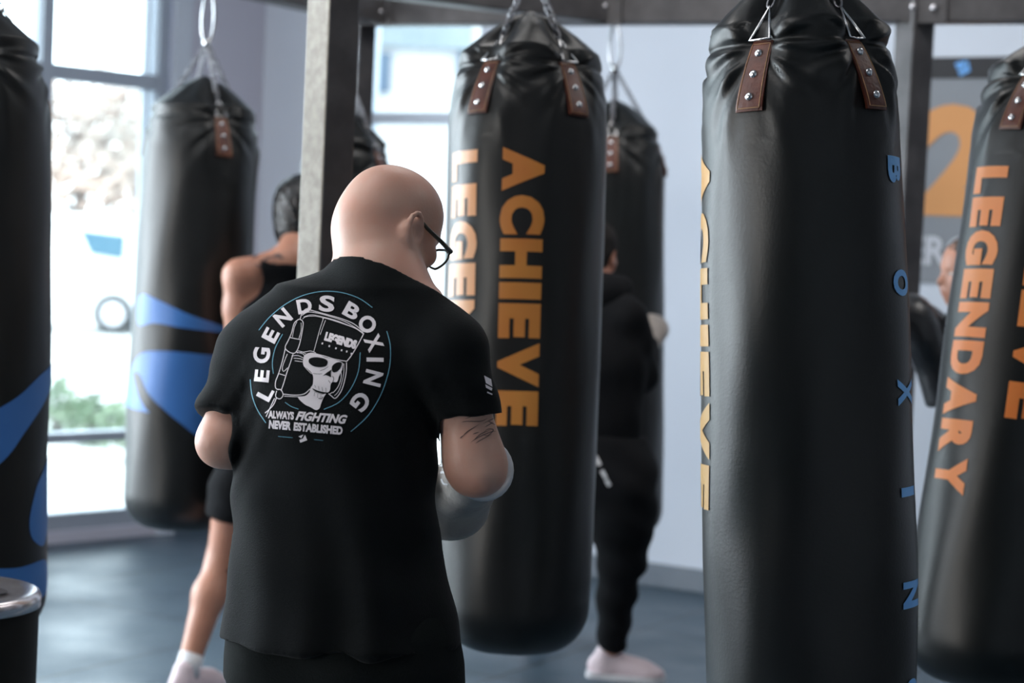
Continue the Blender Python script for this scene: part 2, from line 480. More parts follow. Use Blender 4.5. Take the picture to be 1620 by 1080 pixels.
B0 = C0 + dR * LR; A0 = C0 + dW * LW; D0 = C0 + dW * LW + dR * LR
tag(wall_boxes(B0, dW, -dR, LW, [], H=HC).build('wall_right', MT['ceil']), kind='structure')
tag(wall_boxes(A0, dR, -dW, LR, [], H=HC).build('wall_back', MT['darkwall']), kind='structure')
def slab(name, z0, z1, m, grow=0.25):
    P = [C0 + (-dW - dR) * grow, B0 + (dR - dW) * grow, D0 + (dR + dW) * grow, A0 + (dW - dR) * grow]
    v = [Vector((p.x, p.y, z)) for z in (z0, z1) for p in P]
    o = from_data(name, v, [(0, 1, 2, 3), (7, 6, 5, 4), (0, 4, 5, 1), (1, 5, 6, 2), (2, 6, 7, 3), (3, 7, 4, 0)], m)
    bm = bmesh.new(); bm.from_mesh(o.data); bmesh.ops.recalc_face_normals(bm, faces=bm.faces); bm.to_mesh(o.data); bm.free()
    return tag(o, kind='structure')
slab('floor', -0.15, 0.0, MT['floor'])
slab('ceiling', HC, HC + 0.15, MT['ceil'])
bb = MB(); bb.box(C0 + dR * (LR / 2) + nR * 0.009 + Vector((0, 0, 0.055)), (LR - 0.1, 0.018, 0.11), RR)
tag(bb.build('baseboard_rear', MT['base'], bevel=0.003), kind='structure')
bb = MB(); bb.box(C0 + dW * (uJ / 2) + nW * 0.009 + Vector((0, 0, 0.055)), (uJ - 0.05, 0.018, 0.11), RW)
tag(bb.build('baseboard_left', MT['base']), kind='structure')

# ------------------------------------------------------------------ banner on the rear wall
def onR(px, py, off):
    u, z = hit_wall(px, py, C0, dR)
    return C0 + dR * u + nR * off + Vector((0, 0, z))
ban = empty('wall_banner', onR(1540, 270, 0.0), label='grey wall banner with a large orange numeral two', cat='banner')
def rectR(name, p0, p1, off, m, parent, thick=0.004):
    u0, z0 = hit_wall(*p0, C0, dR); u1, z1 = hit_wall(*p1, C0, dR)
    mb = MB(); mb.box(C0 + dR * ((u0 + u1) / 2) + nR * off + Vector((0, 0, (z0 + z1) / 2)), (abs(u1 - u0), thick, abs(z1 - z0)), RR)
    return mb.build(name, m, parent)
uL, zB = hit_wall(1438, 446, C0, dR); uR2, zTt = hit_wall(1740, 92, C0, dR)
uR2 = uL + 1.25
zStrip = hit_wall(1465, 125, C0, dR)[1]; zTop = hit_wall(1500, 91, C0, dR)[1]
def boxR(name, u0, u1, z0, z1, off, m, parent, thick=0.004):
    mb = MB(); mb.box(C0 + dR * ((u0 + u1) / 2) + nR * off + Vector((0, 0, (z0 + z1) / 2)), (u1 - u0, thick, z1 - z0), RR)
    return mb.build(name, m, parent)
boxR('banner_panel', uL, uR2, zB, zTop, 0.006, MT['banner'], ban)
boxR('header_strip', uL, uR2, zStrip, zTop, 0.010, MT['bandark'], ban)
def flatR(name, vf, off, m, parent):
    """2-D mesh in (u,z) wall metres"""
    v, f = vf
    return from_data(name, [C0 + dR * p[0] + nR * off + Vector((0, 0, p[1])) for p in v], f, m, parent)
ux0 = hit_wall(1452, 250, C0, dR)[0]; ux1 = hit_wall(1578, 250, C0, dR)[0]
z0 = hit_wall(1510, 342, C0, dR)[1]; z1 = hit_wall(1510, 165, C0, dR)[1]
flatR('printed_numeral', fit2d(text2d('2', 1, 0.05), ux0, ux1, z0, z1), 0.0125, MT['banor'], ban)
ux0 = hit_wall(1438, 400, C0, dR)[0]; ux1 = hit_wall(1536, 400, C0, dR)[0]
z0 = hit_wall(1480, 420, C0, dR)[1]; z1 = hit_wall(1480, 373, C0, dR)[1]
flatR('printed_lettering', fit2d(text2d('ERC', 1, 0.03), ux0, ux1, z0, z1), 0.0125, MT['banwhite'], ban)
lu, lz = hit_wall(1524, 108, C0, dR)
k = 0.036
flatR('printed_emblem', join2d([poly2d([(lu - k, lz + .6 * k), (lu + .5 * k, lz + k), (lu + .1 * k, lz - .1 * k), (lu - .6 * k, lz - .2 * k)]),
      poly2d([(lu + .65 * k, lz + k), (lu + k, lz - .4 * k), (lu - .2 * k, lz - k), (lu - .55 * k, lz - .4 * k), (lu + .25 * k, lz - .1 * k)])]), 0.0125, MT['ltblue'], ban)

# ------------------------------------------------------------------ outdoors
GZ = -0.12
gm = MB(); gm.box((-20, 50, GZ - 0.1), (160, 120, 0.2))
tag(gm.build('ground', MT['concrete']), kind='structure')

def van(px, d):
    c = at(px, 400, d); c.z = GZ
    root = empty('van', c, label='white van parked outside beyond the left window', cat='van')
    prof = [(-2.35, .38), (-2.42, .8), (-2.3, 1.15), (-1.6, 1.85), (0, 1.95), (1.9, 1.92), (2.25, 1.75), (2.35, 1.1), (2.35, .6), (2.25, .36)]
    prof = smoothpts(prof, True, 4)
    v = []; n = len(prof)
    for j, (y, ins) in enumerate(((-.88, .04), (-.80, 0), (.80, 0), (.88, .04))):
        for (x, z) in prof:
            yy = y * (1 - .18 * max(0, (z - 1.0)) / .5)
            v.append(Vector((x * (1 - ins * .3), yy, z)) + c)
    f = [(j * n + i, j * n + (i + 1) % n, (j + 1) * n + (i + 1) % n, (j + 1) * n + i) for j in range(3) for i in range(n)]
    f += [tuple(range(n))[::-1], tuple(3 * n + i for i in range(n))]
    from_data('van_body', v, f, MT['carpaint'], root)
    def win(pts):
        p, q = poly2d(pts)
        vv = [Vector((a, -.885 * (1 - .18 * max(0, (b - 1.0)) / .5) - .012, b)) + c for a, b in p]
        m = len(vv)
        vv += [x + Vector((0, .03, 0)) for x in vv]
        q = q + [tuple(i + m for i in t)[::-1] for t in q]
        from_data('side_window', vv, q, MT['carglass'], root)
    win([(.71, 1.68), (1.46, 1.62), (1.46, 1.24), (.93, 1.30)])
    for x in (-1.35, 1.35):
        for y in (-.80, .80):
            w = MB(); T = Matrix.Translation(c + Vector((x, y, .33))) @ Matrix.Rotation(math.pi / 2, 4, 'X')
            w.lathe([(.20, -.1), (.31, -.11), (.335, -.07), (.335, .07), (.31, .11), (.20, .1)], 28, T)
            wo = w.build('wheel', MT['tyre'], root)
            h = MB(); h.lathe([(.05, -.115), (.2, -.112), (.2, .112), (.05, .115)], 16, T); h.build('hubcap', MT['bolt'], wo)
van(73, 32)
def foliage(mb, c, r, n, s, flat=1.0):
    for _ in range(n):
        a = Vector((random.gauss(0, 1), random.gauss(0, 1), random.gauss(0, 1))).normalized() * (random.random() ** .4)
        p = Vector(c) + Vector((a.x * r[0], a.y * r[1], a.z * r[2]))
        q = Vector((random.gauss(0, 1), random.gauss(0, 1), random.gauss(0, 1))).normalized()
        t = q.orthogonal().normalized(); b = q.cross(t)
        mb.add([p - t * s, p + b * s * .5, p + t * s, p - b * s * .5], [(0, 1, 2, 3)])
for i, (px, py, d, r, lab) in enumerate([
        (92, 640, 15.9, .30, 'low green shrub outside the left window, leftmost of the row'),
        (150, 648, 15.0, .27, 'low green shrub outside the left window, middle of the row'),
        (212, 640, 14.1, .30, 'low green shrub outside the left window, beside the hanging bag')]):
    c = at(px, py, d); c.z = GZ + r * .8
    root = empty('shrub', (c.x, c.y, GZ), label=lab, cat='shrub')
    mb = MB(); foliage(mb, c, (r, r, r * .8), 260, .05); mb.build('foliage', MT['leaf'], root)
    st = MB()
    for k in range(5):
        st.tube([(c.x, c.y, GZ), c + Vector((random.uniform(-.2, .2), random.uniform(-.2, .2), r * .3))], [.014, .006], 6)
    st.build('stem', MT['bark'], root)
for i, (px, d, h, lab) in enumerate([(120, 44, 5.6, 'rusty-leaved tree beyond the van, seen through the left window'),
                                     (205, 50, 6.6, 'sparse tree beyond the left window, right of the rusty-leaved one')]):
    c = at(px, 400, d); c.z = GZ
    root = empty('tree', c, label=lab, cat='tree')
    t = MB(); t.tube([c, c + Vector((.1, 0, h * .3)), c + Vector((0, .1, h * .62))], [.22, .17, .10], 10)
    for k in range(9):
        a = k * 2.4; z = h * (.3 + .05 * k)
        t.tube([c + Vector((0, 0, z)), c + Vector((math.cos(a) * .9, math.sin(a) * .9, z + .7)), c + Vector((math.cos(a) * 1.5, math.sin(a) * 1.5, z + 1.6))], [.08, .05, .02], 6)
    t.build('trunk', MT['bark'], root)
    mb = MB()
    for k in range(9):
        a = k * 2.4
        foliage(mb, c + Vector((math.cos(a) * 1.2, math.sin(a) * 1.2, h * (.42 + .055 * k))), (1.1, 1.1, .8), 170 if i == 0 else 90, .16)
    mb.build('foliage', MT['autumn'], root)
# neighbouring building seen through the rear window
bp = at(660, 300, 26); bp.z = GZ
bld = empty('building', bp, label='pale building with blue-grey cladding outside the rear window', cat='building')
mb = MB(); mb.box(bp + Vector((2.6, 3, 4)), (7.6, 6, 8)); mb.build('facade', MT['siding'], bld)
def facade(name, px0, px1, py0, py1, m):
    a = at(px0, py0, 25.9); b = at(px1, py1, 25.9)
    q = MB(); q.box(Vector(((a.x + b.x) / 2, bp.y - .05, (a.z + b.z) / 2)), (abs(b.x - a.x), .12, abs(b.z - a.z))); return q.build(name, m, bld)
facade('cladding_panel', 590, 616, 84, 146, MT['slate'])
facade('cladding_panel', 726, 745, 82, 120, MT['slate'])
facade('canopy', 560, 745, 180, 190, MT['slate'])
facade('upper_band', 560, 745, 30, 80, MT['lightclad'])

# ================================================================== STEEL RIG
HB = 2.46     # underside of the beams
BW = 0.10
rig = empty('bag_rack', (0.0, 5.6, 0), label='dark steel frame of posts and beams carrying the punching bags', cat='rack')
def bmat_dir(d):
    d = d.normalized(); n = Vector((-d.y, d.x, 0))
    return Matrix((d, n, Vector((0, 0, 1)))).transposed()
def beam(p, q, name='beam', lift=0.0):
    p = Vector((p[0], p[1], HB + BW / 2 + lift)); q = Vector((q[0], q[1], HB + BW / 2 + lift))
    d = q - p; mb = MB(); mb.box((p + q) / 2, (d.length, BW, BW), bmat_dir(d))
    return mb.build(name, MT['steel'], rig, bevel=0.006)
def post(x, y, yaw, w=BW, split=False):
    R = Matrix.Rotation(yaw, 3, 'Z')
    mb = MB(); mb.box((x, y, (HB + BW + 0.012) / 2), (w, w, HB + BW - 0.012), R)
    o = mb.build('post', MT['steel'], rig, bevel=0.006)
    if split:   # the face towards the window side is mottled raw steel, its colour lightened as if window-lit
        o.data.materials.append(MT['galv_lit'])
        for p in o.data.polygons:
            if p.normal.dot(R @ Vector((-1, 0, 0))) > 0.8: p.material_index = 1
    pl = MB(); pl.box((x, y, 0.006), (w + .1, w + .1, .012), R); pl.build('base_plate', MT['steel'], o)
    return o
nA = at(600, 40, 7.58); nB = at(960, 33, 7.2); nC = at(1475, 33, 6.73)
sB = (nC.y - nA.y) / (nC.x - nA.x)
def onB(x): return (x, nA.y + sB * (x - nA.x))
NP = at(520, 200, 4.7)
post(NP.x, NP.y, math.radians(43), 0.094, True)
post(*onB(at(578, 40, 7.6).x - .01), math.radians(35), 0.08)
pc = onB(at(1447, 60, 6.75).x)
post(pc[0], pc[1], math.radians(30), BW)
endR = (2.9, 3.25); endL = (-2.7, 5.85)
post(*endR, 0.4); post(*endL, 0.4)
beam((nA.x - .05, onB(nA.x - .05)[1]), onB(3.3))
post(*onB(3.3), 0.4)
m0 = Vector((nA.x, nA.y)); dA = Vector((1, .72)).normalized()
q = at(300, -2, 7.08)
# beam running from the left over the far-left bag to the rear node
fl = at(345, 5, 6.75)
beam((nA.x, nA.y), (fl.x + (fl.x - nA.x) * 2.2, fl.y + (fl.y - nA.y) * 2.2))
wfl = (fl.x + (fl.x - nA.x) * 2.2, fl.y + (fl.y - nA.y) * 2.2)
post(wfl[0], wfl[1], 0.5)
beam(endL, (NP.x, NP.y)); beam((NP.x, NP.y), endR)
beam((nB.x, nB.y), (nB.x - 2.9, nB.y - 2.9 * .62))       # slanting beam into the middle node
def plate_bolts(px, py, d, pts, w=.16):
    c = at(px, py, d); dd = Vector((1, sB, 0)).normalized(); n = Vector((dd.y, -dd.x, 0))
    mb = MB(); mb.box(Vector((c.x, onB(c.x)[1], HB + BW / 2)) + n * (BW / 2 + .004), (w, .01, BW + .01), bmat_dir(dd))
    pl = mb.build('bracket', MT['steel'], rig)
    for (qx, qy) in pts:
        p = at(qx, qy, d); x = p.x
        b = MB(); T = Matrix.Translation(Vector((x, onB(x)[1], p.z)) + n * (BW / 2 + .014)) @ n.to_track_quat('Z', 'Y').to_matrix().to_4x4()
        b.lathe([(.013, -.008), (.013, .004), (.010, .010), (.004, .012)], 10, T)
        b.build('bolt', MT['bolt'], pl)
plate_bolts(600, 20, 7.5, [(588, 20), (611, 19)])
plate_bolts(962, 10, 7.12, [(950, 7), (968, 9)])
plate_bolts(1475, 12, 6.65, [(1460, 9), (1490, 12)])
# ================================================================== PUNCHING BAGS
def chain_links(mb, p, q, ll=0.030, wire=0.0028, wid=0.0080):
    p = Vector(p); q = Vector(q); d = q - p; L = d.length; d.normalize()
    n = max(1, round(L / (ll * 0.72))); step = L / n
    a = d.orthogonal().normalized(); b = d.cross(a)
    for i in range(n):
        c = p + d * step * (i + .5); s = a if i % 2 else b
        pts = []
        for k in range(12):
            t = 2 * math.pi * k / 12
            pts.append(c + d * math.cos(t) * ll / 2 + s * math.sin(t) * wid)
        mb.tube(pts, wire, 6, closed=True)

class Bag:
    def __init__(s, label, top, bot, dt, db, R, straps, prof=None, Ht=0.115, bulge=0.0, pinch=1.0, group='black punching bags hanging from the steel frame', seed=0):
        s.pt, s.pb = top, bot
        s.Pt = at(top[0], top[1], dt); s.Pb = at(bot[0], bot[1], db)
        s.Z = (s.Pt - s.Pb); s.L = s.Z.length; s.Z.normalize()
        f = cpos - (s.Pt + s.Pb) / 2; f -= s.Z * f.dot(s.Z); s.f = f.normalized(); s.r = s.Z.cross(s.f)
        s.R = R; s.straps = [math.radians(a) for a in straps]; s.prof = prof or [(0, 1), (1, 1)]
        s.Ht = Ht; s.seed = seed; s.pinch = pinch
        s.Rpx = R * F_PX / ((dt + db) / 2)
        s.root = empty('punching_bag', s.Pb, label=label, cat='punching bag', group=group)
        s.body(); s.fittings()
    def rad(s, th, z):
        L, R = s.L, s.R
        th = np.asarray(th, float); z = np.asarray(z, float)
        pz = np.interp(z / L, [p[0] for p in s.prof], [p[1] for p in s.prof])
        r = R * pz
        rb = 0.115
        zb = np.clip(z, 0, rb)
        r = np.where(z < rb, r - rb + np.sqrt(np.maximum(0, rb ** 2 - (rb - zb) ** 2)), r)
        t = np.clip((z - (L - 0.20)) / 0.20, 0, 1)
        r = r * (1 - 0.13 * t ** 1.7)
        # soft dents of the filling
        r = r + 0.0022 * np.sin(3 * th + 5 * z + s.seed) * np.sin(7.3 * z + s.seed * 2) + 0.0012 * np.sin(7 * th - 11 * z + s.seed)
        for i, a in enumerate(s.straps):
            dt_ = (th - a + math.pi) % (2 * math.pi) - math.pi
            g = np.exp(-(dt_ / 0.27) ** 2)
            w = np.exp(-((z - (L + 0.01)) / 0.10) ** 2)
            r = r - s.pinch * 0.030 * g * w
            dx = R * dt_; dz = z - (L - 0.05)
            dist = np.sqrt(dx ** 2 + dz ** 2)
            phi = np.arctan2(dz, dx)
            fold = np.sin(11 * phi + i * 1.7 + s.seed + 6 * dist) + 0.5 * np.sin(19 * phi + i + s.seed * 1.3 - 9 * dist)
            under = np.exp(-(dx / 0.045) ** 4) * (z > L - 0.24) * (z < L + 0.01)
            amp = 0.0066 * (1 - under) * np.exp(-(dist / 0.13) ** 2) * np.clip((dist - 0.028) / 0.04, 0, 1) * np.where(dz > 0.05, 0.3, 1)
            r = r + s.pinch * amp * fold
            # long soft fold falling from each strap
            r = r + s.pinch * 0.004 * np.exp(-((dt_ - 0.33) / 0.10) ** 2) * np.exp(-((z - (L - 0.13)) / 0.12) ** 2)
            r = r + s.pinch * 0.004 * np.exp(-((dt_ + 0.33) / 0.10) ** 2) * np.exp(-((z - (L - 0.13)) / 0.12) ** 2)
        # sewn rim band
        r = r - 0.006 * np.exp(-((z - (L - 0.045)) / 0.006) ** 2) + 0.004 * np.exp(-((z - (L - 0.012)) / 0.016) ** 2)
        # draped cover
        tt = np.clip((z - L) / s.Ht, 0, 1)
        cov = (1 - tt) ** 0.70
        fold = 0
        for a in s.straps:
            dt_ = (th - a + math.pi) % (2 * math.pi) - math.pi
            fold = fold + np.exp(-(dt_ / 0.22) ** 2)
        cov = cov * (1 - 0.20 * fold * np.sin(math.pi * np.clip(tt, 0, 1)) ** .7) + 0.012 * np.sin(13 * th + s.seed) * np.sin(math.pi * tt)
        r = np.where(z > L, np.maximum(0.012, (r - 0.0) * cov), r)
        return r
    def P(s, th, z, off=0.0):
        r = float(s.rad(th, z)) + off
        return s.Pb + s.Z * z + (s.r * math.sin(th) + s.f * math.cos(th)) * r
    def body(s):
        L = s.L
        zs = list(0.115 * (1 - np.cos(np.linspace(0, math.pi / 2, 12)))) + list(np.linspace(0.13, L - 0.32, 40)) \
            + list(np.linspace(L - 0.315, L, 64)) + list(L + s.Ht * np.linspace(0.03, 1, 28) ** 1.0)
        n = 180; ths = np.linspace(0, 2 * math.pi, n, endpoint=False)
        T, Zz = np.meshgrid(ths, np.array(zs))
        Rr = s.rad(T, Zz)
        Rr[0] = np.maximum(Rr[0], 0.02)
        Pb, Zv, rv, fv = [np.array(a) for a in (s.Pb, s.Z, s.r, s.f)]
        V = Pb + Zz[..., None] * Zv + Rr[..., None] * (np.sin(T)[..., None] * rv + np.cos(T)[..., None] * fv)
        m = len(zs); V = V.reshape(-1, 3)
        F = [(i * n + k, i * n + (k + 1) % n, (i + 1) * n + (k + 1) % n, (i + 1) * n + k) for i in range(m - 1) for k in range(n)]
        F += [tuple(range(n))[::-1], tuple((m - 1) * n + k for k in range(n))]
        from_data('bag_body', V, F, MT['vinyl'], s.root, smooth=True)
    def lift(s, th0, z0, ht):
        key = (round(th0, 4), round(z0, 4))
        if not hasattr(s, '_lift'): s._lift = {}
        if key not in s._lift:
            ra = float(s.rad(th0, z0 - ht / 2)); rb = float(s.rad(th0, z0 + ht / 2)); m = 0.0
            for k in np.linspace(0, 1, 15):
                for dth in (-.13, -.07, 0, .07, .13):
                    m = max(m, float(s.rad(th0 + dth, z0 - ht / 2 + ht * k)) - (ra * (1 - k) + rb * k))
            s._lift[key] = m
        return s._lift[key]
    def flat(s, th, z, th0, z0, ht, off):
        """stiff leather: straight between the surface heights at its two ends"""
        ra = float(s.rad(th0, z0 - ht / 2)); rb = float(s.rad(th0, z0 + ht / 2)); k = (z - z0) / ht + .5
        r = ra * (1 - k) + rb * k + s.lift(th0, z0, ht) * (.35 + .65 * math.sin(math.pi * max(0, min(1, k))) ** .6) - .003 + off
        return s.Pb + s.Z * z + (s.r * math.sin(th) + s.f * math.cos(th)) * r
    def patch(s, name, th0, z0, wd, ht, off, m, parent, lean=0.0, thick=0.004, nx=8, nz=16):
        """a strip of leather lying on the bag"""
        v = []
        for o in (off + thick, off - 0.004):
            for j in range(nz + 1):
                for i in range(nx + 1):
                    a = -wd / 2 + wd * i / nx; h = -ht / 2 + ht * j / nz
                    rr = s.R
                    edge = 0.0016 if (o > off and (i in (0, nx) or j in (0, nz))) else 0
                    # keep the strap flat: use its centre-line radius blended with the surface
                    th = th0 + (a + lean * h) / rr
                    v.append(s.flat(th, z0 + h, th0, z0, ht, o - edge))
        f = []; N = (nx + 1) * (nz + 1)
        for j in range(nz):
            for i in range(nx):
                q = (j * (nx + 1) + i, j * (nx + 1) + i + 1, (j + 1) * (nx + 1) + i + 1, (j + 1) * (nx + 1) + i)
                f.append(q); f.append(tuple(k + N for k in q)[::-1])
        ring = [i for i in range(nx + 1)] + [(j + 1) * (nx + 1) + nx for j in range(nz)] + [nz * (nx + 1) + i for i in range(nx - 1, -1, -1)] + [j * (nx + 1) for j in range(nz - 1, 0, -1)]
        for k in range(len(ring)):
            a, b = ring[k], ring[(k + 1) % len(ring)]
            f.append((b, a, a + N, b + N))
        return from_data(name, v, f, m, parent)
    def fittings(s):
        L = s.L
        K = s.Pb + s.Z * (L + 0.235)
        mbc = MB()
        for a in s.straps:
            zc = L - 0.112
            ln = -0.16 * math.sin(a)
            tab = s.patch('leather_tab', a, zc, 0.058, 0.14, 0.004, MT['leather'], s.root, lean=ln)
            st = MB()
            loop = []
            for (x, y) in ((-.024, -.064), (.024, -.064), (.024, .064), (-.024, .064)):
                loop.append((x, y))
            pts = []
            for k in range(4):
                x0, y0 = loop[k]; x1, y1 = loop[(k + 1) % 4]
                for t in np.linspace(0, 1, 10)[:-1]:
                    yy = y0 + (y1 - y0) * t; pts.append(s.flat(a + (x0 + (x1 - x0) * t + ln * yy) / s.R, zc + yy, a, zc, .14, 0.0082))
            st.tube(pts, 0.0009, 5, closed=True); st.build('stitching', MT['stitch'], tab)
            for h in (-.042, .002, .044):
                c = s.flat(a + ln * h / s.R, zc + h, a, zc, .14, 0.0085); nn = (s.r * math.sin(a) + s.f * math.cos(a))
                rb = MB(); T = Matrix.Translation(c) @ nn.to_track_quat('Z', 'Y').to_matrix().to_4x4()
                rb.lathe([(.0085, -.002), (.0085, .001), (.006, .004), (.002, .005)], 14, T)
                rb.build('rivet', MT['chrome'], tab, smooth=True)
            # triangular link through the tab loop
            lk = MB()
            e0 = s.P(a - .13, L - .040, .010); e1 = s.P(a + .13, L - .040, .010); tp = s.P(a, L + .030, 0.020)
            lk.tube([e0, e0.lerp(tp, .5), tp, e1.lerp(tp, .5), e1, (e0 + e1) / 2], 0.0034, 8, closed=True)
            lk.build('triangle_link', MT['chrome'], s.root, smooth=True)
            chain_links(mbc, tp, K)
        mbc.build('chain', MT['darkchain'], s.root, smooth=True)
        t = (HB + .02 - K.z) / s.Z.z
        s.H = K + s.Z * max(.03, t)
        hk = MB()
        hk.ball(K, 0.016, 8)
        ax = s.Z; d = s.H - K; sd = s.r
        pts = []
        for k in range(16):
            tt = 2 * math.pi * k / 16
            pts.append(K + d * (.5 - .5 * math.cos(tt)) + sd * .021 * math.sin(tt) * (1 + .25 * math.cos(tt)))
        hk.tube(pts, 0.0055, 8, closed=True)
        hk.build('carabiner', MT['chrome'], s.root, smooth=True)
    def decal(s, name, vf, m, off=0.0018, maxlen=0.012):
        """vf in (theta, z)"""
        v, f = refine2d(([(a * s.R, b) for a, b in vf[0]], vf[1]), maxlen)
        vv = [s.P(a / s.R, b, off) for a, b in v]
        return from_data(name, vv, f, m, s.root, smooth=True)
    def text(s, txt, th0, ztop, length, cap, m, bold=0.065, spacing=1.12, name='printed_lettering'):
        W = dict(A=1.16, C=1.04, H=1.04, I=.44, E=.92, V=1.16, L=.84, G=1.08, N=1.08, D=1.04, R=1.04, Y=1.12)
        tot = sum(W[c] for c in txt) + .11 * (len(txt) - 1); u = 0; parts = []
        for c in txt:
            w = W[c] / tot * length
            v, f = fit2d(text2d(c, 1, bold), u, u + w, -.003 if c in 'CG' else 0, cap + (.003 if c in 'CG' else 0))
            parts.append(([(th0 + b / s.R, ztop - a) for a, b in v], f)); u += w + .11 / tot * length
        return s.decal(name, join2d(parts), m)
    def z_of(s, py): return (s.pb[1] - py) / (s.pb[1] - s.pt[1]) * s.L
    def px2(s, pts):
        out = []
        for (x, y) in pts:
            t = (s.pb[1] - y) / (s.pb[1] - s.pt[1])
            cx = s.pb[0] + (s.pt[0] - s.pb[0]) * t
            out.append((math.asin(max(-1, min(1, (x - cx) / s.Rpx))), t * s.L))
        return out

G = math.radians
bag_mid = Bag('black punching bag with golden lettering, right in front of the bald man', (838, 88), (812, 1030), 4.98, 4.92, 0.203, (-36, 36, 126, -132),
              prof=[(0, .94), (.12, .97), (.3, 1.0), (.7, 1.02), (1, 1.02)], seed=1.0)
bag_mid.text('ACHIEVE', G(-17), bag_mid.z_of(252), 0.70, 0.105, MT['or_mid'])
bag_mid.text('LEGENDARY', G(-66), bag_mid.z_of(254), 0.915, 0.105, MT['or_sheen'])
bag_fr = Bag('large black punching bag in the right foreground, its two tan leather tabs in full view', (1262, 46), (1287, 1235), 3.80, 3.80, 0.205, (-27, 46, 133, -120),
             prof=[(0, 1.0), (.3, 1.035), (.5, 1.02), (.7, .99), (.85, .955), (1, .955)], seed=2.3, pinch=1.35, Ht=0.13)
bag_fr.text('ACHIEVE', G(-94), bag_fr.z_of(236), 0.715, 0.108, MT['or_yellow'])
for ch, y in (('B', 258), ('O', 432), ('X', 600), ('I', 766), ('N', 910), ('G', 1060)):
    v, f = fit2d(text2d(ch, 1, 0.05), 0, 0.052 if ch != 'I' else .018, 0, 0.072)
    bag_fr.decal('printed_letter', ([(G(57) + b / bag_fr.R, bag_fr.z_of(y) - a) for a, b in v], f), MT['ltblue'])
bag_r = Bag('leaning punching bag with deep orange lettering, cut off by the right edge', (1686, 118), (1553, 1085), 4.72, 4.66, 0.205, (-31, 45, 135, -120), seed=3.1, pinch=1.2)
bag_r.text('ACHIEVE', G(-9), bag_r.z_of(228), 0.70, 0.105, MT['or_red'])
bag_r.text('LEGENDARY', G(-59), bag_r.z_of(290), 0.80, 0.105, MT['or_red'])
bag_fl = Bag('black punching bag with blue swooshes hanging in front of the left window', (322, 172), (286, 836), 6.75, 6.75, 0.205, (22, 115, -102, -160), seed=4.4,
             prof=[(0, 1.0), (.3, 1.05), (.55, 1.02), (.8, .98), (1, 1.0)])
def blob(b, pts, m, n=6, name='blue_graphic', off=0.0018):
    p, f = poly2d(smoothpts(b.px2(pts), True, n))
    return b.decal(name, (p, f), m, off, 0.02)
blob(bag_fl, [(222, 482), (232, 470), (262, 482), (300, 498), (345, 512), (372, 524), (300, 520), (250, 514), (224, 518)], MT['blue'])
blob(bag_fl, [(214, 590), (228, 562), (262, 556), (320, 558), (374, 566), (376, 620), (366, 700), (330, 700), (300, 676), (262, 655), (206, 640)], MT['blue'])
blob(bag_fl, [(218, 596), (226, 594), (240, 622), (268, 650), (300, 676), (326, 704), (312, 706), (284, 684), (252, 660), (230, 634)], MT['vinyl'], name='black_graphic', off=0.0030)
bag_nl = Bag('black punching bag with blue curves, cut off by the left edge', (-52, 66), (-60, 1012), 4.76, 4.76, 0.206, (-80, 8, 100, 190), seed=5.2,
             prof=[(0, .98), (.3, 1.0), (.55, 1.03), (.7, 1.03), (1, .96)])
blob(bag_nl, [(-90, 700), (-30, 655), (20, 625), (58, 590), (74, 572), (79, 592), (60, 640), (36, 676), (0, 722), (-60, 760)], MT['blue'])
blob(bag_nl, [(74, 720), (58, 752), (45, 790), (40, 825), (48, 850), (66, 858), (74, 800)], MT['blue'])
blob(bag_nl, [(-100, 900), (-40, 886), (20, 888), (68, 886), (66, 940), (-100, 950)], MT['blue'])
bag_fb = Bag('far black punching bag hanging against the white wall', (972, 205), (966, 850), 7.30, 7.30, 0.194, (-4, 86, 176, -94), seed=6.0,
             prof=[(0, 1.02), (.3, 1.04), (.6, 1.02), (1, 1.0)])
bag_hp = Bag('punching bag half hidden behind the near steel post', (548, 222), (512, 790), 7.5, 7.5, 0.176, (60, 150, -30, -120), seed=7.0)
for b in (bag_mid, bag_fr, bag_r, bag_nl):
    h = b.H; beam((h.x - 1.1, h.y - .8), (h.x + 1.1, h.y + .8), lift=0.0)
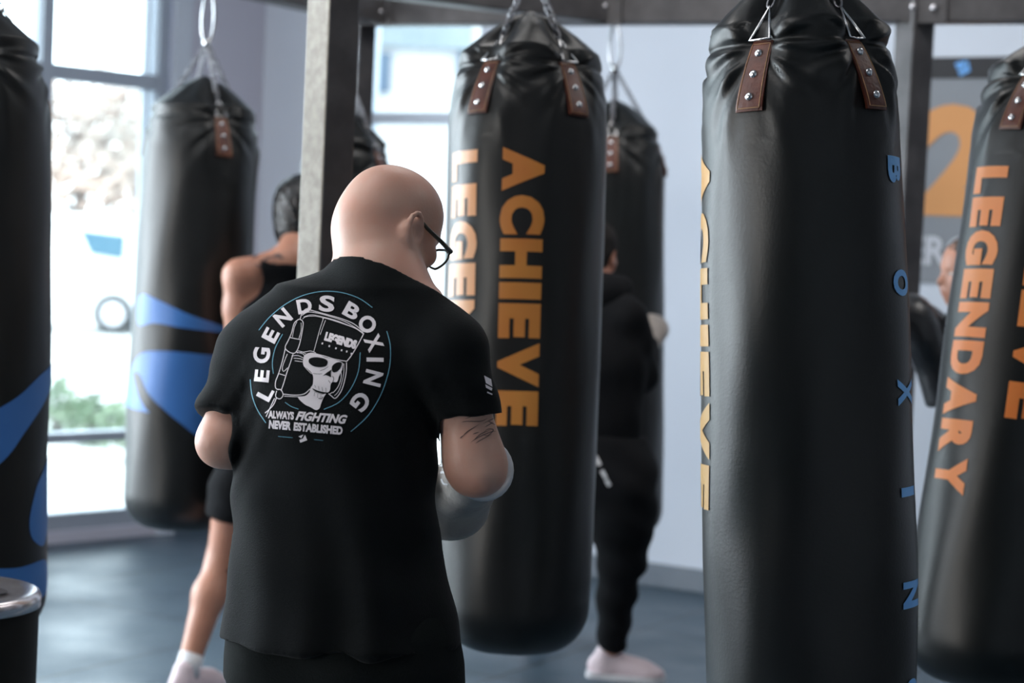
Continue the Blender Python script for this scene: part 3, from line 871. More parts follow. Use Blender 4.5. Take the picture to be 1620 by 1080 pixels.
# ================================================================== PEOPLE : smooth implicit surfaces meshed into one skin
class SDF:
    def __init__(s, lo, hi, h):
        s.lo = np.array(lo, np.float32); s.h = h
        s.n = np.ceil((np.array(hi) - s.lo) / h).astype(int) + 1
        s.d = np.full(s.n, 0.3, np.float32)
    def sub(s, blo, bhi):
        a = np.clip(np.floor((np.array(blo) - s.lo) / s.h).astype(int), 0, s.n)
        b = np.clip(np.ceil((np.array(bhi) - s.lo) / s.h).astype(int) + 1, 0, s.n)
        sl = tuple(slice(int(i), int(j)) for i, j in zip(a, b))
        g = [(s.lo[k] + s.h * np.arange(a[k], b[k], dtype=np.float32)).reshape([-1 if q == k else 1 for q in range(3)]) for k in range(3)]
        return sl, g
    def apply(s, blo, bhi, fn, k, mode='add'):
        m = k + 0.03
        sl, (x, y, z) = s.sub(np.array(blo) - m, np.array(bhi) + m)
        if 0 in s.d[sl].shape: return
        b = fn(x, y, z).astype(np.float32); a = s.d[sl]
        if mode == 'add':
            hh = np.clip(0.5 + 0.5 * (a - b) / k, 0, 1)
            s.d[sl] = a * (1 - hh) + b * hh - k * hh * (1 - hh)
        else:
            b = -b
            hh = np.clip(0.5 - 0.5 * (a - b) / k, 0, 1)
            s.d[sl] = a * (1 - hh) + b * hh + k * hh * (1 - hh)
    def cone(s, a, b, ra, rb, k=0.02, mode='add'):
        a = np.array(a, np.float32); b = np.array(b, np.float32); ab = b - a; L2 = float(ab @ ab) + 1e-9
        def fn(x, y, z):
            t = np.clip(((x - a[0]) * ab[0] + (y - a[1]) * ab[1] + (z - a[2]) * ab[2]) / L2, 0, 1)
            return np.sqrt((x - a[0] - t * ab[0]) ** 2 + (y - a[1] - t * ab[1]) ** 2 + (z - a[2] - t * ab[2]) ** 2) - (ra + (rb - ra) * t)
        r = max(ra, rb)
        s.apply(np.minimum(a, b) - r, np.maximum(a, b) + r, fn, k, mode)
    def ell(s, c, r, R=None, k=0.02, mode='add'):
        c = np.array(c, np.float32); Q = np.eye(3, dtype=np.float32) if R is None else np.array(R, np.float32)
        def fn(x, y, z):
            x, y, z = x - c[0], y - c[1], z - c[2]
            p = [Q[0, i] * x + Q[1, i] * y + Q[2, i] * z for i in range(3)]
            k0 = np.sqrt(sum((p[i] / r[i]) ** 2 for i in range(3)))
            k1 = np.sqrt(sum((p[i] / r[i] ** 2) ** 2 for i in range(3))) + 1e-6
            return k0 * (k0 - 1) / k1
        m = max(r); s.apply(c - m, c + m, fn, k, mode)
    def column(s, rows, yaw, k=0.02, pw=2.4):
        """rows of (z, cx, cy, a, b): stacked super-ellipses"""
        rows = sorted(rows); Z = [r[0] for r in rows]
        cy_, sy_ = math.cos(yaw), math.sin(yaw)
        def fn(x, y, z):
            zz = z.ravel()
            I = [np.interp(zz, Z, [r[i] for r in rows]).reshape(z.shape).astype(np.float32) for i in range(1, 5)]
            dx = x - I[0]; dy = y - I[1]
            u = dx * cy_ - dy * sy_; w = dx * sy_ + dy * cy_
            q = (np.abs(u / I[2]) ** pw + np.abs(w / I[3]) ** pw) ** (1 / pw)
            d = (q - 1) * np.minimum(I[2], I[3])
            return np.maximum(d, np.maximum(Z[0] - z, z - Z[-1]))
        m = max(max(r[3], r[4]) for r in rows)
        lo = (min(r[1] for r in rows) - m, min(r[2] for r in rows) - m, Z[0]); hi = (max(r[1] for r in rows) + m, max(r[2] for r in rows) + m, Z[-1])
        s.apply(lo, hi, fn, k)
    def cut(s, p, n, blo=None, bhi=None, k=0.004):
        """keep the side opposite to n"""
        n = np.array(Vector(n).normalized(), np.float32); p = np.array(p, np.float32)
        if blo is None: blo = s.lo; bhi = s.lo + s.h * (s.n - 1)
        sl, (x, y, z) = s.sub(blo, bhi)
        b = (x - p[0]) * n[0] + (y - p[1]) * n[1] + (z - p[2]) * n[2]
        a = s.d[sl]; hh = np.clip(0.5 - 0.5 * (a - b) / k, 0, 1)
        s.d[sl] = a * (1 - hh) + b * hh + k * hh * (1 - hh)
    def mesh(s):
        d = s.d; I = d < 0
        d = np.pad(d, 1, constant_values=0.3); I = np.pad(I, 1, constant_values=False)
        n = np.array(d.shape) - 1
        acc = np.zeros((*n, 3), np.float32); cnt = np.zeros(n, np.float32)
        cor = [(i, j, k) for i in (0, 1) for j in (0, 1) for k in (0, 1)]
        def vw(A, c): return A[c[0]:c[0] + n[0], c[1]:c[1] + n[1], c[2]:c[2] + n[2]]
        for c in cor:
            for ax in range(3):
                if c[ax]: continue
                e = list(c); e[ax] = 1
                ia, ib = vw(I, c), vw(I, e); m = ia != ib
                if not m.any(): continue
                da = vw(d, c)[m]; db = vw(d, e)[m]; t = da / (da - db)
                base = np.zeros((len(t), 3), np.float32) + np.array(c, np.float32); base[:, ax] += t
                acc[m] += base; cnt[m] += 1
        idx = np.argwhere(cnt > 0); vid = np.full(n, -1, np.int64); vid[tuple(idx.T)] = np.arange(len(idx))
        V = (idx + acc[tuple(idx.T)] / cnt[tuple(idx.T)][:, None] - 1) * s.h + s.lo
        F = []
        for ax in range(3):
            b, c = [(1, 2), (2, 0), (0, 1)][ax]
            a0 = I[tuple(slice(0, -1) if q == ax else slice(None) for q in range(3))]
            a1 = I[tuple(slice(1, None) if q == ax else slice(None) for q in range(3))]
            E = np.argwhere(a0 != a1)
            ok = (E[:, b] > 0) & (E[:, c] > 0) & (E[:, b] < n[b]) & (E[:, c] < n[c]); E = E[ok]
            ins = I[tuple(E.T)]
            def cell(ob, oc):
                Q = E.copy(); Q[:, b] -= ob; Q[:, c] -= oc
                return vid[tuple(Q.T)]
            q = np.stack([cell(1, 1), cell(0, 1), cell(0, 0), cell(1, 0)], 1)
            q[~ins] = q[~ins][:, ::-1]
            F.append(q)
        F = np.concatenate(F); F = F[(F >= 0).all(1)]
        return V.astype(np.float64), F
def sdf_object(name, sd, m, parent, smooth_it=2, disp=None):
    V, F = sd.mesh()
    # light Laplacian smoothing
    e = np.concatenate([F[:, [0, 1]], F[:, [1, 2]], F[:, [2, 3]], F[:, [3, 0]]]); e = np.concatenate([e, e[:, ::-1]])
    cnt = np.bincount(e[:, 0], minlength=len(V))[:, None]
    for _ in range(smooth_it):
        S = np.stack([np.bincount(e[:, 0], V[e[:, 1], i], minlength=len(V)) for i in range(3)], 1) / np.maximum(cnt, 1)
        V = V * .5 + S * .5
    if disp is not None:
        a = V[F[:, 2]] - V[F[:, 0]]; b = V[F[:, 3]] - V[F[:, 1]]; fn = np.cross(a, b)
        N = np.zeros_like(V)
        for k in range(4): np.add.at(N, F[:, k], fn)
        N /= np.linalg.norm(N, axis=1, keepdims=True) + 1e-12
        V = V + N * disp(V)[:, None]
    me = bpy.data.meshes.new(name)
    me.vertices.add(len(V)); me.vertices.foreach_set('co', V.ravel())
    me.loops.add(F.size); me.loops.foreach_set('vertex_index', F.ravel().astype(np.int32))
    me.polygons.add(len(F)); me.polygons.foreach_set('loop_start', np.arange(0, F.size, 4, dtype=np.int32))
    me.polygons.foreach_set('loop_total', np.full(len(F), 4, np.int32))
    me.update(calc_edges=True); me.validate()
    return link_mesh(name, me, m, parent, True)

def head_frame(yaw, pitch, tilt=0.0):
    """columns: head right, head forward, head up (yaw: 0 = looking away from camera, + = to the right)"""
    y, p = math.radians(yaw), math.radians(pitch)
    f = Vector((math.sin(y) * math.cos(p), math.cos(y) * math.cos(p), -math.sin(p)))
    r = Vector((math.cos(y), -math.sin(y), 0)); u = r.cross(f)
    if tilt:
        q = Matrix.Rotation(math.radians(tilt), 3, f); r = q @ r; u = q @ u
    return Matrix((r, f, u)).transposed()

def sdf_head(sd, c, H, sc=1.0, fine=True):
    c = Vector(c)
    def w(x, y, z): return c + H @ (Vector((x, y, z)) * sc)
    R = np.array(H)
    S = lambda *r: tuple(v * sc for v in r)
    sd.ell(w(0, -.004, .012), S(.079, .100, .090), R, .02)
    sd.ell(w(0, .02, .03), S(.072, .078, .072), R, .02)
    sd.ell(w(0, .032, -.045), S(.064, .064, .072), R, .03)
    sd.ell(w(0, .048, -.088), S(.050, .044, .034), R, .025)      # jaw and chin
    sd.ell(w(0, .083, .012), S(.046, .018, .012), R, .015)        # brow
    sd.ell(w(0, .088, -.064), S(.028, .018, .020), R, .015)       # mouth area
    sd.cone(w(0, .092, .002), w(0, .116, -.034), .008 * sc, .012 * sc, .012)
    if fine:
        for e in (-1, 1):
            sd.ell(w(e * .013, .103, -.038), S(.008, .010, .007), R, .006)   # nostril wing
            sd.ell(w(e * .031, .101, -.006), S(.017, .012, .011), R, .008, 'sub')   # eye socket
            sd.ell(w(e * .050, .066, -.030), S(.020, .022, .018), R, .02)   # cheekbone
        sd.ell(w(0, .106, -.058), S(.022, .009, .005), R, .004)
        sd.ell(w(0, .104, -.069), S(.019, .009, .006), R, .004)
        sd.ell(w(0, .112, -.0635), S(.020, .008, .0015), R, .002, 'sub')
    for e in (-1, 1):
        # ear: shell, helix rim and lobe
        Re = R @ np.array(Matrix.Rotation(e * math.radians(-10), 3, 'Z'))
        sd.ell(w(e * .081, -.015, -.028), S(.011, .017, .029), Re, .003)
        if fine:
            pts = []
            for k in range(11):
                t = math.radians(-60 + 26 * k)
                pts.append(w(e * (.0945 - .004 * max(0, -math.cos(t))), -.018 - .019 * math.cos(t) - .006 * math.sin(t), -.024 + .031 * math.sin(t)))
            for a, b in zip(pts, pts[1:]): sd.cone(a, b, .0050 * sc, .0050 * sc, .003)
            sd.ell(w(e * .087, -.008, -.056), S(.007, .009, .011), R, .005)
            sd.ell(w(e * .095, -.010, -.028), S(.010, .011, .019), Re, .002, 'sub')
    return w

def eyes(parent, w, sc=1.0):
    for e in (-1, 1):
        mb = MB(); mb.ball(w(e * .031, .0815, -.006), .0118 * sc, 8); o = mb.build('eye', MT['eye'], parent, smooth=True)
        mb = MB(); mb.ball(w(e * .031, .0900, -.006), .0048 * sc, 6); mb.build('iris', MT['hair'], o, smooth=True)

def hand_in_skin(sd, wr, d, up, side):
    """palm and five curled fingers grown from the wrist (fist)"""
    d = Vector(d).normalized(); up = (Vector(up) - d * Vector(up).dot(d)).normalized(); s_ = d.cross(up) * side
    wr = Vector(wr)
    R = np.array(Matrix((d, s_, up)).transposed())
    sd.ell(wr + d * .045, (.048, .040, .017), R, .015)
    for i, (o, L) in enumerate(((-.030, .9), (-.010, 1.0), (.010, .95), (.029, .78))):
        k0 = wr + d * .088 + s_ * o + up * .004
        k1 = k0 + d * .030 * L - up * .022 * L
        k2 = k1 - d * .010 - up * .026 * L
        k3 = k2 - d * .024 * L + up * .004
        for a, b, r0, r1 in ((wr + d * .06 + s_ * o * .8, k0, .010, .0105), (k0, k1, .0105, .0095), (k1, k2, .0095, .009), (k2, k3, .009, .008)):
            sd.cone(a, b, r0, r1, .004)
    t0 = wr + d * .022 - s_ * .030; t1 = t0 + d * .030 - s_ * .016 - up * .012; t2 = t1 + d * .026 + s_ * .012 - up * .014
    sd.cone(t0, t1, .014, .012, .006); sd.cone(t1, t2, .011, .009, .004)

def boxing_glove(wr, d, up, side, m, parent, trim=None, sc=1.0, name='glove'):
    d = Vector(d).normalized(); up = (Vector(up) - d * Vector(up).dot(d)).normalized(); s_ = d.cross(up) * side
    wr = Vector(wr); lo = np.array(wr) - .32 * sc; hi = np.array(wr) + .32 * sc
    sd = SDF(lo, hi, .0045)
    R = np.array(Matrix((d, s_, up)).transposed())
    sd.cone(wr - d * .075 * sc, wr + d * .02 * sc, .050 * sc, .043 * sc, .02)
    sd.ell(wr + d * .085 * sc, (.085 * sc, .062 * sc, .050 * sc), R, .03)
    sd.ell(wr + d * .135 * sc - up * .018 * sc, (.052 * sc, .064 * sc, .052 * sc), R, .03)
    sd.cone(wr + d * .03 * sc - s_ * .052 * sc, wr + d * .10 * sc - s_ * .062 * sc - up * .02 * sc, .024 * sc, .026 * sc, .012)
    sd.cut(wr - d * .085 * sc, -d)
    sd.cone(wr - d * .12 * sc, wr - d * .02 * sc, .040 * sc, .036 * sc, .006, 'sub')
    g = sdf_object(name, sd, m, parent)
    if trim:
        t = MB(); pts = []
        for k in range(28):
            a = 2 * math.pi * k / 28
            pts.append(wr - d * .083 * sc + (s_ * math.cos(a) + up * math.sin(a)) * .0465 * sc)
        t.tube(pts, .0055 * sc, 8, closed=True)
        t.build('cuff_trim', trim, g, smooth=True)
    return g

def shoe(an, toe, m, parent, sole=None):
    """low trainer around the ankle joint, resting on the floor"""
    an = Vector(an); toe = Vector(toe); d = Vector((toe.x - an.x, toe.y - an.y, 0)).normalized(); s_ = Vector((-d.y, d.x, 0)); u = Vector((0, 0, 1))
    g = Vector((an.x, an.y, max(0.0, an.z - .10)))
    sd = SDF(np.array(g) - np.array((.30, .30, .02)), np.array(g) + np.array((.30, .30, .20)), .005)
    R = np.array(Matrix((d, s_, u)).transposed())
    sd.ell(g - d * .03 + u * .045, (.058, .038, .050), R, .02)
    sd.cone(g - d * .025 + u * .03, g - d * .02 + u * .095, .040, .037, .02)
    sd.ell(g + d * .07 + u * .040, (.090, .042, .042), R, .03)
    sd.ell(g + d * .14 + u * .028, (.062, .045, .032), R, .03)
    sd.cone(g + d * .02 + u * .07, g + d * .12 + u * .045, .030, .028, .02)
    sd.cut(g + u * .001, -u)
    o = sdf_object('shoe', sd, m, parent)
    so = MB()
    pts = [(-.092, 0), (-.075, .038), (0, .043), (.10, .049), (.17, .042), (.207, 0), (.17, -.042), (.10, -.049), (0, -.043), (-.075, -.038)]
    pts = smoothpts(pts, True, 4); n = len(pts)
    v = [g + d * a + s_ * b + u * z for z in (.002, .022) for a, b in pts]
    so.add(v, [tuple(range(n))[::-1], tuple(n + i for i in range(n))] + [(i, (i + 1) % n, n + (i + 1) % n, n + i) for i in range(n)])
    so.build('sole', sole or MT['sock'], o)
    la = MB()
    for k in range(4):
        c = g + d * (.045 + .022 * k) + u * (.088 - .009 * k)
        la.tube([c - s_ * .026 - u * .008, c + u * .006, c + s_ * .026 - u * .008], .0032, 6)
    la.build('laces', MT['cuff'], o, smooth=True)
    return o

def limb(sd, a, b, ra, rm, rb, k=0.02, inf=0.0):
    a = Vector(a); b = Vector(b); m = a.lerp(b, .38)
    sd.cone(a, m, ra + inf, rm + inf, k); sd.cone(m, b, rm + inf, rb + inf, k)

def bounds(J, pad=.2):
    P = np.array([list(v) for v in J.values() if isinstance(v, Vector)])
    return P.min(0) - pad, P.max(0) + pad

def torso(sd, J, sc, inf=0.0, k=0.04):
    yaw = math.atan2((J['shL'] - J['shR']).y, (J['shR'] - J['shL']).x) if True else 0
    ax = (J['shR'] - J['shL']).normalized(); up = (J['chest_top'] - J['pelvis']).normalized(); fw = up.cross(ax).normalized(); ax = fw.cross(up)
    R = np.array(Matrix((ax, fw, up)).transposed())
    mid = (J['shL'] + J['shR']) / 2; pel = J['pelvis']
    i = inf
    sd.ell(mid.lerp(pel, .28), (.165 * sc + i, .108 * sc + i, .19 * sc + i), R, k)
    sd.ell(mid.lerp(pel, .62), (.140 * sc + i, .098 * sc + i, .17 * sc + i), R, k)
    sd.ell(pel, (.160 * sc + i, .112 * sc + i, .125 * sc + i), R, k)
    for s_ in ('L', 'R'):
        sd.cone(J['neck'], J['sh' + s_], .055 * sc + i, .055 * sc + i, k)

def humanoid(root, J, sc=1.0, skin='skin2', h=0.009, top=None, sleeve=1.0, bottom=None, legcut=1.0, bagginess=0.012, fist=(), gloves={}, hair=None, shoes=None, yaw=0, pitch=0, longhair=False, hair_sc=1.0, glove_sc=1.0, tankcut=.62):
    lo, hi = bounds(J, .17)
    sd = SDF(lo, hi, h)
    torso(sd, J, sc)
    H = head_frame(yaw, pitch)
    w = sdf_head(sd, J['head'], H, 1.0, True)
    sd.cone(J['neck'], w(0, -.02, -.05), .058 * sc, .056, .03)
    for s_ in ('L', 'R'):
        limb(sd, J['sh' + s_], J['el' + s_], .056 * sc, .050 * sc, .038 * sc, .03)
        limb(sd, J['el' + s_], J['wr' + s_], .040 * sc, .038 * sc, .027 * sc, .02)
        limb(sd, J['hip' + s_], J['kn' + s_], .088 * sc, .080 * sc, .054 * sc, .04)
        kn, an = J['kn' + s_], J['an' + s_]
        back = Vector((kn.x - J['toe' + s_].x, kn.y - J['toe' + s_].y, 0)); back = back.normalized() * .012 if back.length > 0 else back
        sd.cone(kn, kn.lerp(an, .32) + back, .052 * sc, .056 * sc, .03); sd.cone(kn.lerp(an, .32) + back, an, .056 * sc, .036 * sc, .03)
        g = Vector((an.x, an.y, an.z - .05)); toe = J['toe' + s_]
        sd.cone(g, g.lerp(Vector((toe.x, toe.y, max(.03, an.z - .08))), .7), .032, .026, .02)
        hand_in_skin(sd, J['wr' + s_], J['wr' + s_] - J['el' + s_], Vector((0, -.3, 1)), 1 if s_ == 'R' else -1)
    body = sdf_object('body', sd, MT[skin], root)
    eyes(body, w)
    if hair:
        hs = SDF(np.array(J['head']) - .2, np.array(J['head']) + .2, .006); R = np.array(H)
        q_ = hair_sc; hs.ell(w(0, -.010, .026), (.088 * q_, .108 * q_, .092 * q_), R, .01)
        hs.ell(w(0, -.045, -.03), (.074 * q_, .068 * q_, .075 * q_), R, .03)
        if longhair: hs.ell(w(0, -.035, -.075), (.080, .070, .085), R, .03)
        hs.cut(w(0, .075, .045), H @ Vector((0, 1, -.60)))
        hs.cut(w(0, -.01, -.075 if not longhair else -.13), H @ Vector((0, .25, -1)))
        for e in (-1, 1): hs.ell(w(e * .085, .005, -.03), (.024, .030, .034), R, .008, 'sub')
        sdf_object('hair', hs, MT[hair], root, disp=lambda V: .0018 * np.sin(V[:, 0] * 260 + V[:, 2] * 90) * np.sin(V[:, 1] * 180))
    if top:
        ts = SDF(lo, hi, h)
        torso(ts, J, sc, .016)
        for s_ in ('L', 'R'):
            if sleeve > 0:
                a, b = J['sh' + s_], J['el' + s_]
                limb(ts, a, b, .062 * sc, .058 * sc, .050 * sc, .03, bagginess * .6)
                if sleeve > 1:
                    limb(ts, b, J['wr' + s_], .050 * sc, .046 * sc, .034 * sc, .02, bagginess * .6)
                e0 = b if sleeve <= 1 else J['wr' + s_]; s0 = a if sleeve <= 1 else b
                fr = sleeve if sleeve <= 1 else 1
                p = s0.lerp(e0, fr); bb = .12
                ts.cut(p, (e0 - s0), np.array(p) - bb, np.array(p) + bb)
            else:      # sleeveless: remove the shoulder cap
                out = (J['sh' + s_] - J['neck']).normalized()
                ts.ell(J['sh' + s_] + out * .035 + Vector((0, 0, .01)), (.115 - .06 * (tankcut - .42) / .2,) * 3, None, .008, 'sub')
        ts.cut(J['neck'] + Vector((0, 0, .045 if sleeve > 0 else -.035)), Vector((0, .35, 1)))
        ts.cut(J['pelvis'] - Vector((0, 0, .06)), Vector((0, 0, -1)))
        sdf_object('shirt', ts, MT[top], root, disp=lambda V: .004 * np.sin(V[:, 2] * 34 + V[:, 0] * 22) * np.sin(V[:, 0] * 30 + V[:, 1] * 26))
    if bottom:
        bs = SDF(lo, hi, h)
        ax = (J['shR'] - J['shL']).normalized()
        bs.ell(J['pelvis'], (.192 * sc, .150 * sc, .15 * sc), None, .04); bs.ell(J['pelvis'] + Vector((0, 0, .05)), (.172 * sc, .135 * sc, .15 * sc), None, .04)
        for s_ in ('L', 'R'):
            a, b, c = J['hip' + s_], J['kn' + s_], J['an' + s_]
            limb(bs, a, b, .100 * sc, .094 * sc, .070 * sc, .04, bagginess)
            if legcut > 1:
                bk = Vector((b.x - J['toe' + s_].x, b.y - J['toe' + s_].y, 0)).normalized() * .008; bs.cone(b, b.lerp(c, .35) + bk, .080 * sc, .076 * sc, .02); bs.cone(b.lerp(c, .35) + bk, c, .076 * sc, .056 * sc, .02)
                p = b.lerp(c, legcut - 1); bs.cut(p, c - b, np.array(p) - .12, np.array(p) + .12)
            else:
                p = a.lerp(b, legcut); bs.cut(p, b - a, np.array(p) - .16, np.array(p) + .16)
        bs.cut(J['pelvis'] + Vector((0, 0, .12)), Vector((0, 0, 1)))
        sdf_object('shorts' if legcut <= 1 else 'trousers', bs, MT[bottom], root, disp=lambda V: .004 * np.sin(V[:, 2] * 50 + V[:, 0] * 30))
    if shoes:
        for s_ in ('L', 'R'): shoe(J['an' + s_], J['toe' + s_], MT[shoes], root)
    for s_, gm_ in gloves.items():
        dv = J['wr' + s_] - J['el' + s_]
        boxing_glove(J['wr' + s_], dv, Vector((0, -.3, 1)), 1 if s_ == 'R' else -1, MT[gm_], root, trim=MT['cuff'] if gm_ == 'glove' else None, sc=glove_sc)
    return body, w

def project_decal(name, vf, target_bvh, m, parent, off=0.0012, maxlen=5.0, depth=6.0):
    """2-D mesh in photo pixels pressed onto a surface along the line of view"""
    v, f = refine2d(vf, maxlen); out = []; ok = []
    for (x, y) in v:
        d = (at(x, y, 1.0) - cpos).normalized()
        hit, n, i, dist = target_bvh.ray_cast(cpos, d)
        if hit is None: out.append(None); continue
        if n.dot(d) > 0: n = -n
        out.append(hit + n * off)
    keep = {}; vv = []
    for i, p in enumerate(out):
        if p is not None: keep[i] = len(vv); vv.append(p)
    ff = []
    for q in f:
        if all(i in keep for i in q):
            P = [out[i] for i in q]
            if max((P[a] - P[(a + 1) % 3]).length for a in range(3)) < .05: ff.append(tuple(keep[i] for i in q))
    return from_data(name, vv, ff, m, parent, smooth=True)
def bvh_of(o):
    me = o.data; mw = world_of(o)
    return BVHTree.FromPolygons([mw @ v.co for v in me.vertices], [tuple(p.vertices) for p in me.polygons])
# ================================================================== THE BALD MAN IN THE BLACK T-SHIRT
D = 3.37
man = empty('person', (at(545, 1000, D).x, at(545, 1000, D).y, 0), label='bald person in a black printed t-shirt with glasses, boxing, seen from behind', cat='person')
Hm = head_frame(42, 27)
hc = at(616, 352, 3.45)
sh = dict(L=at(403, 566, 3.42), R=at(710, 562, 3.31))
el = dict(L=at(352, 698, 3.36), R=at(757, 738, 3.30))
wr = dict(L=at(452, 640, 3.66), R=at(742, 742, 3.545))
neck = at(602, 452, 3.385)
pel = at(540, 985, 3.36)
hip = dict(L=at(455, 1010, 3.38), R=at(640, 1010, 3.34))
fl = lambda p, z: Vector((p.x, p.y, z))
kn = dict(L=fl(at(440, 1000, 3.60), .50), R=fl(at(655, 1000, 3.32), .50))
an = dict(L=fl(at(430, 1000, 3.66), .10), R=fl(at(670, 1000, 3.14), .10))
lo = np.array((min(sh['L'].x, an['L'].x) - .20, 2.9, 0.0)); hi = np.array((sh['R'].x + .20, 4.0, 1.80))
sd = SDF(lo, hi, 0.0045)
w = sdf_head(sd, hc, Hm, 1.0, True)
sd.cone(neck, w(0, -.030, -.035), .078, .074, .03)
sd.cone(neck, at(560, 500, 3.40), .07, .08, .03)
for s_ in 'LR':
    sd.cone(neck, sh[s_], .070, .060, .03)
    limb(sd, sh[s_], el[s_], .050, .049, .044, .02)
    limb(sd, hip[s_], kn[s_], .088, .082, .056, .04)
    sd.cone(kn[s_], kn[s_].lerp(an[s_], .35), .056, .058, .03); sd.cone(kn[s_].lerp(an[s_], .35), an[s_], .058, .038, .03)
    sd.cone(an[s_] - Vector((0, 0, .05)), an[s_] + Vector((.05, .14, -.06)), .032, .026, .02)
# fuller upper arm and elbow on the right
sd.ell(at(746, 722, 3.30), (.050, .050, .066), None, .02)
sd.ell(at(766, 755, 3.275), (.028, .028, .024), None, .02)
limb(sd, el['R'], wr['R'], .048, .045, .030, .02)
limb(sd, el['L'], wr['L'], .044, .044, .030, .02)
for s_, side in (('L', -1), ('R', 1)):
    hand_in_skin(sd, wr[s_], wr[s_] - el[s_], Vector((0, -.3, 1)), side)
fwd_b = Vector((math.sin(math.radians(12)), math.cos(math.radians(12)), 0))
def trow(py, L, R, b, d=D, ins=.0, sh_=0.0):
    p = at((L + R) / 2, py, d)
    return (p.z, p.x + sh_, p.y, (R - L) / 2 / F_PX * d - ins, b - ins)
body_rows = [trow(470, 470, 690, .09, 3.40, .012), trow(520, 410, 712, .115, 3.40, .012), trow(600, 382, 700, .130, 3.39, .012), trow(700, 380, 692, .125, 3.38, .014),
             trow(800, 375, 690, .13, 3.37, .014), trow(900, 368, 695, .135, 3.36, .014), trow(1010, 365, 705, .13, 3.36, .014), trow(1060, 380, 700, .11, 3.36, .014)]
sd.column(body_rows, math.radians(12), .04)
mbody = sdf_object('body', sd, MT['skin'], man)
eyes(mbody, w)

# ---- T-shirt
ts = SDF((lo[0], 2.95, at(540, 1040, D).z - .03), (hi[0], 3.85, 1.62), 0.0045)
rows = [trow(468, 455, 690, .085, 3.40), trow(500, 415, 715, .110, 3.40), trow(540, 395, 722, .128, 3.395), trow(600, 374, 712, .142, 3.39), trow(660, 372, 698, .145, 3.385),
        trow(720, 371, 691, .143, 3.38), trow(790, 368, 690, .143, 3.375), trow(860, 361, 694, .147, 3.37), trow(930, 352, 708, .152, 3.365), trow(1010, 343, 727, .158, 3.36), trow(1040, 341, 733, .158, 3.36)]
ts.column(rows, math.radians(12), .03, 2.3)
ts.cone(at(590, 462, 3.39), at(420, 548, 3.41), .080, .074, .05)
ts.cone(at(625, 468, 3.38), at(702, 556, 3.32), .078, .070, .05)
ts.cone(neck, w(0, -.03, -.045), .084, .080, .02)
ts.cone(sh['L'] + Vector((.0, 0, 0)), at(360, 660, 3.375), .070, .0575, .03)
ts.cone(at(360, 660, 3.375), at(350, 700, 3.36), .0575, .057, .01)
ts.cone(sh['R'], at(741, 660, 3.305), .070, .0590, .03)
ts.cone(at(741, 660, 3.305), at(752, 700, 3.30), .0590, .059, .01)
# sleeve hems
pL = at(345, 658, 3.37); aL = (at(352, 700, 3.36) - at(392, 590, 3.41))
ts.cut(pL, aL, (lo[0], 2.95, pL.z - .2), (at(371, 600, 3.37).x, 3.85, pL.z + .1))
pR = at(742, 658, 3.305); aR = (at(744, 760, 3.3) - at(736, 590, 3.3))
ts.cut(pR, aR, (at(701, 700, 3.3).x, 2.95, pR.z - .2), (hi[0], 3.85, pR.z + .1))
# neckline: higher at the nape, falling to the front right
pc = at(590, 419, 3.33)
ts.cut(pc, Vector((.42, .62, 1.0)))
# hem
ph = at(540, 1010, D)
ts.cut(ph, Vector((0.03, -.02, -1)))
def shirt_folds(V):
    x, y, z = V[:, 0], V[:, 1], V[:, 2]
    zn = z - at(540, 1010, D).z              # height above hem
    low = np.clip(1 - zn / .42, 0, 1)
    f = .0078 * np.sin(x * 42 + 3.0 * np.sin(z * 5.2) + y * 12) * low ** .8
    f += .0035 * np.sin(x * 71 - 2.2 * np.sin(z * 7 + 1) + y * 20) * low
    # diagonal pulls from the left armpit to the waist
    ax = at(384, 660, D); u = (x - ax.x) * .45 + (z - ax.z) * .9; v = (x - ax.x) * .9 - (z - ax.z) * .45
    f += .0062 * np.exp(-(v / .05) ** 2) * np.exp(-((u + .14) / .16) ** 2) * np.sin(v * 150 + u * 8)
    ax = at(690, 640, D); u = (x - ax.x) * -.35 + (z - ax.z) * .93; v = (x - ax.x) * .93 + (z - ax.z) * .35
    f += .0040 * np.exp(-(v / .06) ** 2) * np.exp(-((u + .10) / .16) ** 2) * np.sin(v * 120 + u * 10)
    f += .0030 * np.sin(x * 18 + z * 31) * np.sin(z * 17 - x * 9 + y * 14)
    f += .0018 * np.sin(z * 95 + x * 40) * np.exp(-((z - at(540, 640, D).z) / .09) ** 2) * (np.abs(x - at(540, 600, D).x) > .17)
    return f
shirt = sdf_object('t_shirt', ts, MT['shirt'], man, 2, shirt_folds)
# ribbed collar and hems as slim cords of cloth
sb = bvh_of(shirt)
# ---- trousers
ps = SDF((lo[0], 2.95, .03), (hi[0], 4.0, 1.0), 0.006)
ps.column([trow(1075, 356, 726, .140, 3.36), trow(1040, 356, 726, .145, 3.36), trow(985, 362, 714, .14, 3.36), trow(960, 372, 700, .13, 3.36)], math.radians(12), .03)
for s_, hx in (('L', 447), ('R', 645)):
    ps.cone(hip[s_], kn[s_], .097, .082, .02); limb(ps, at(hx, 1050, 3.36), kn[s_], .094, .094, .082, .03)
    limb(ps, kn[s_], an[s_] + Vector((0, 0, -.02)), .080, .074, .058, .03)
    ps.cut(an[s_] + Vector((0, 0, -.02)), Vector((0, 0, -1)), np.array(an[s_]) - .12, np.array(an[s_]) + .12)
tr_ = sdf_object('trousers', ps, MT['pants'], man, 2, lambda V: .004 * np.sin(V[:, 0] * 40 + V[:, 2] * 18) * np.sin(V[:, 2] * 12))
for s_ in 'LR': shoe(an[s_], an[s_] + Vector((.08, .2, 0)), MT['black'], man)
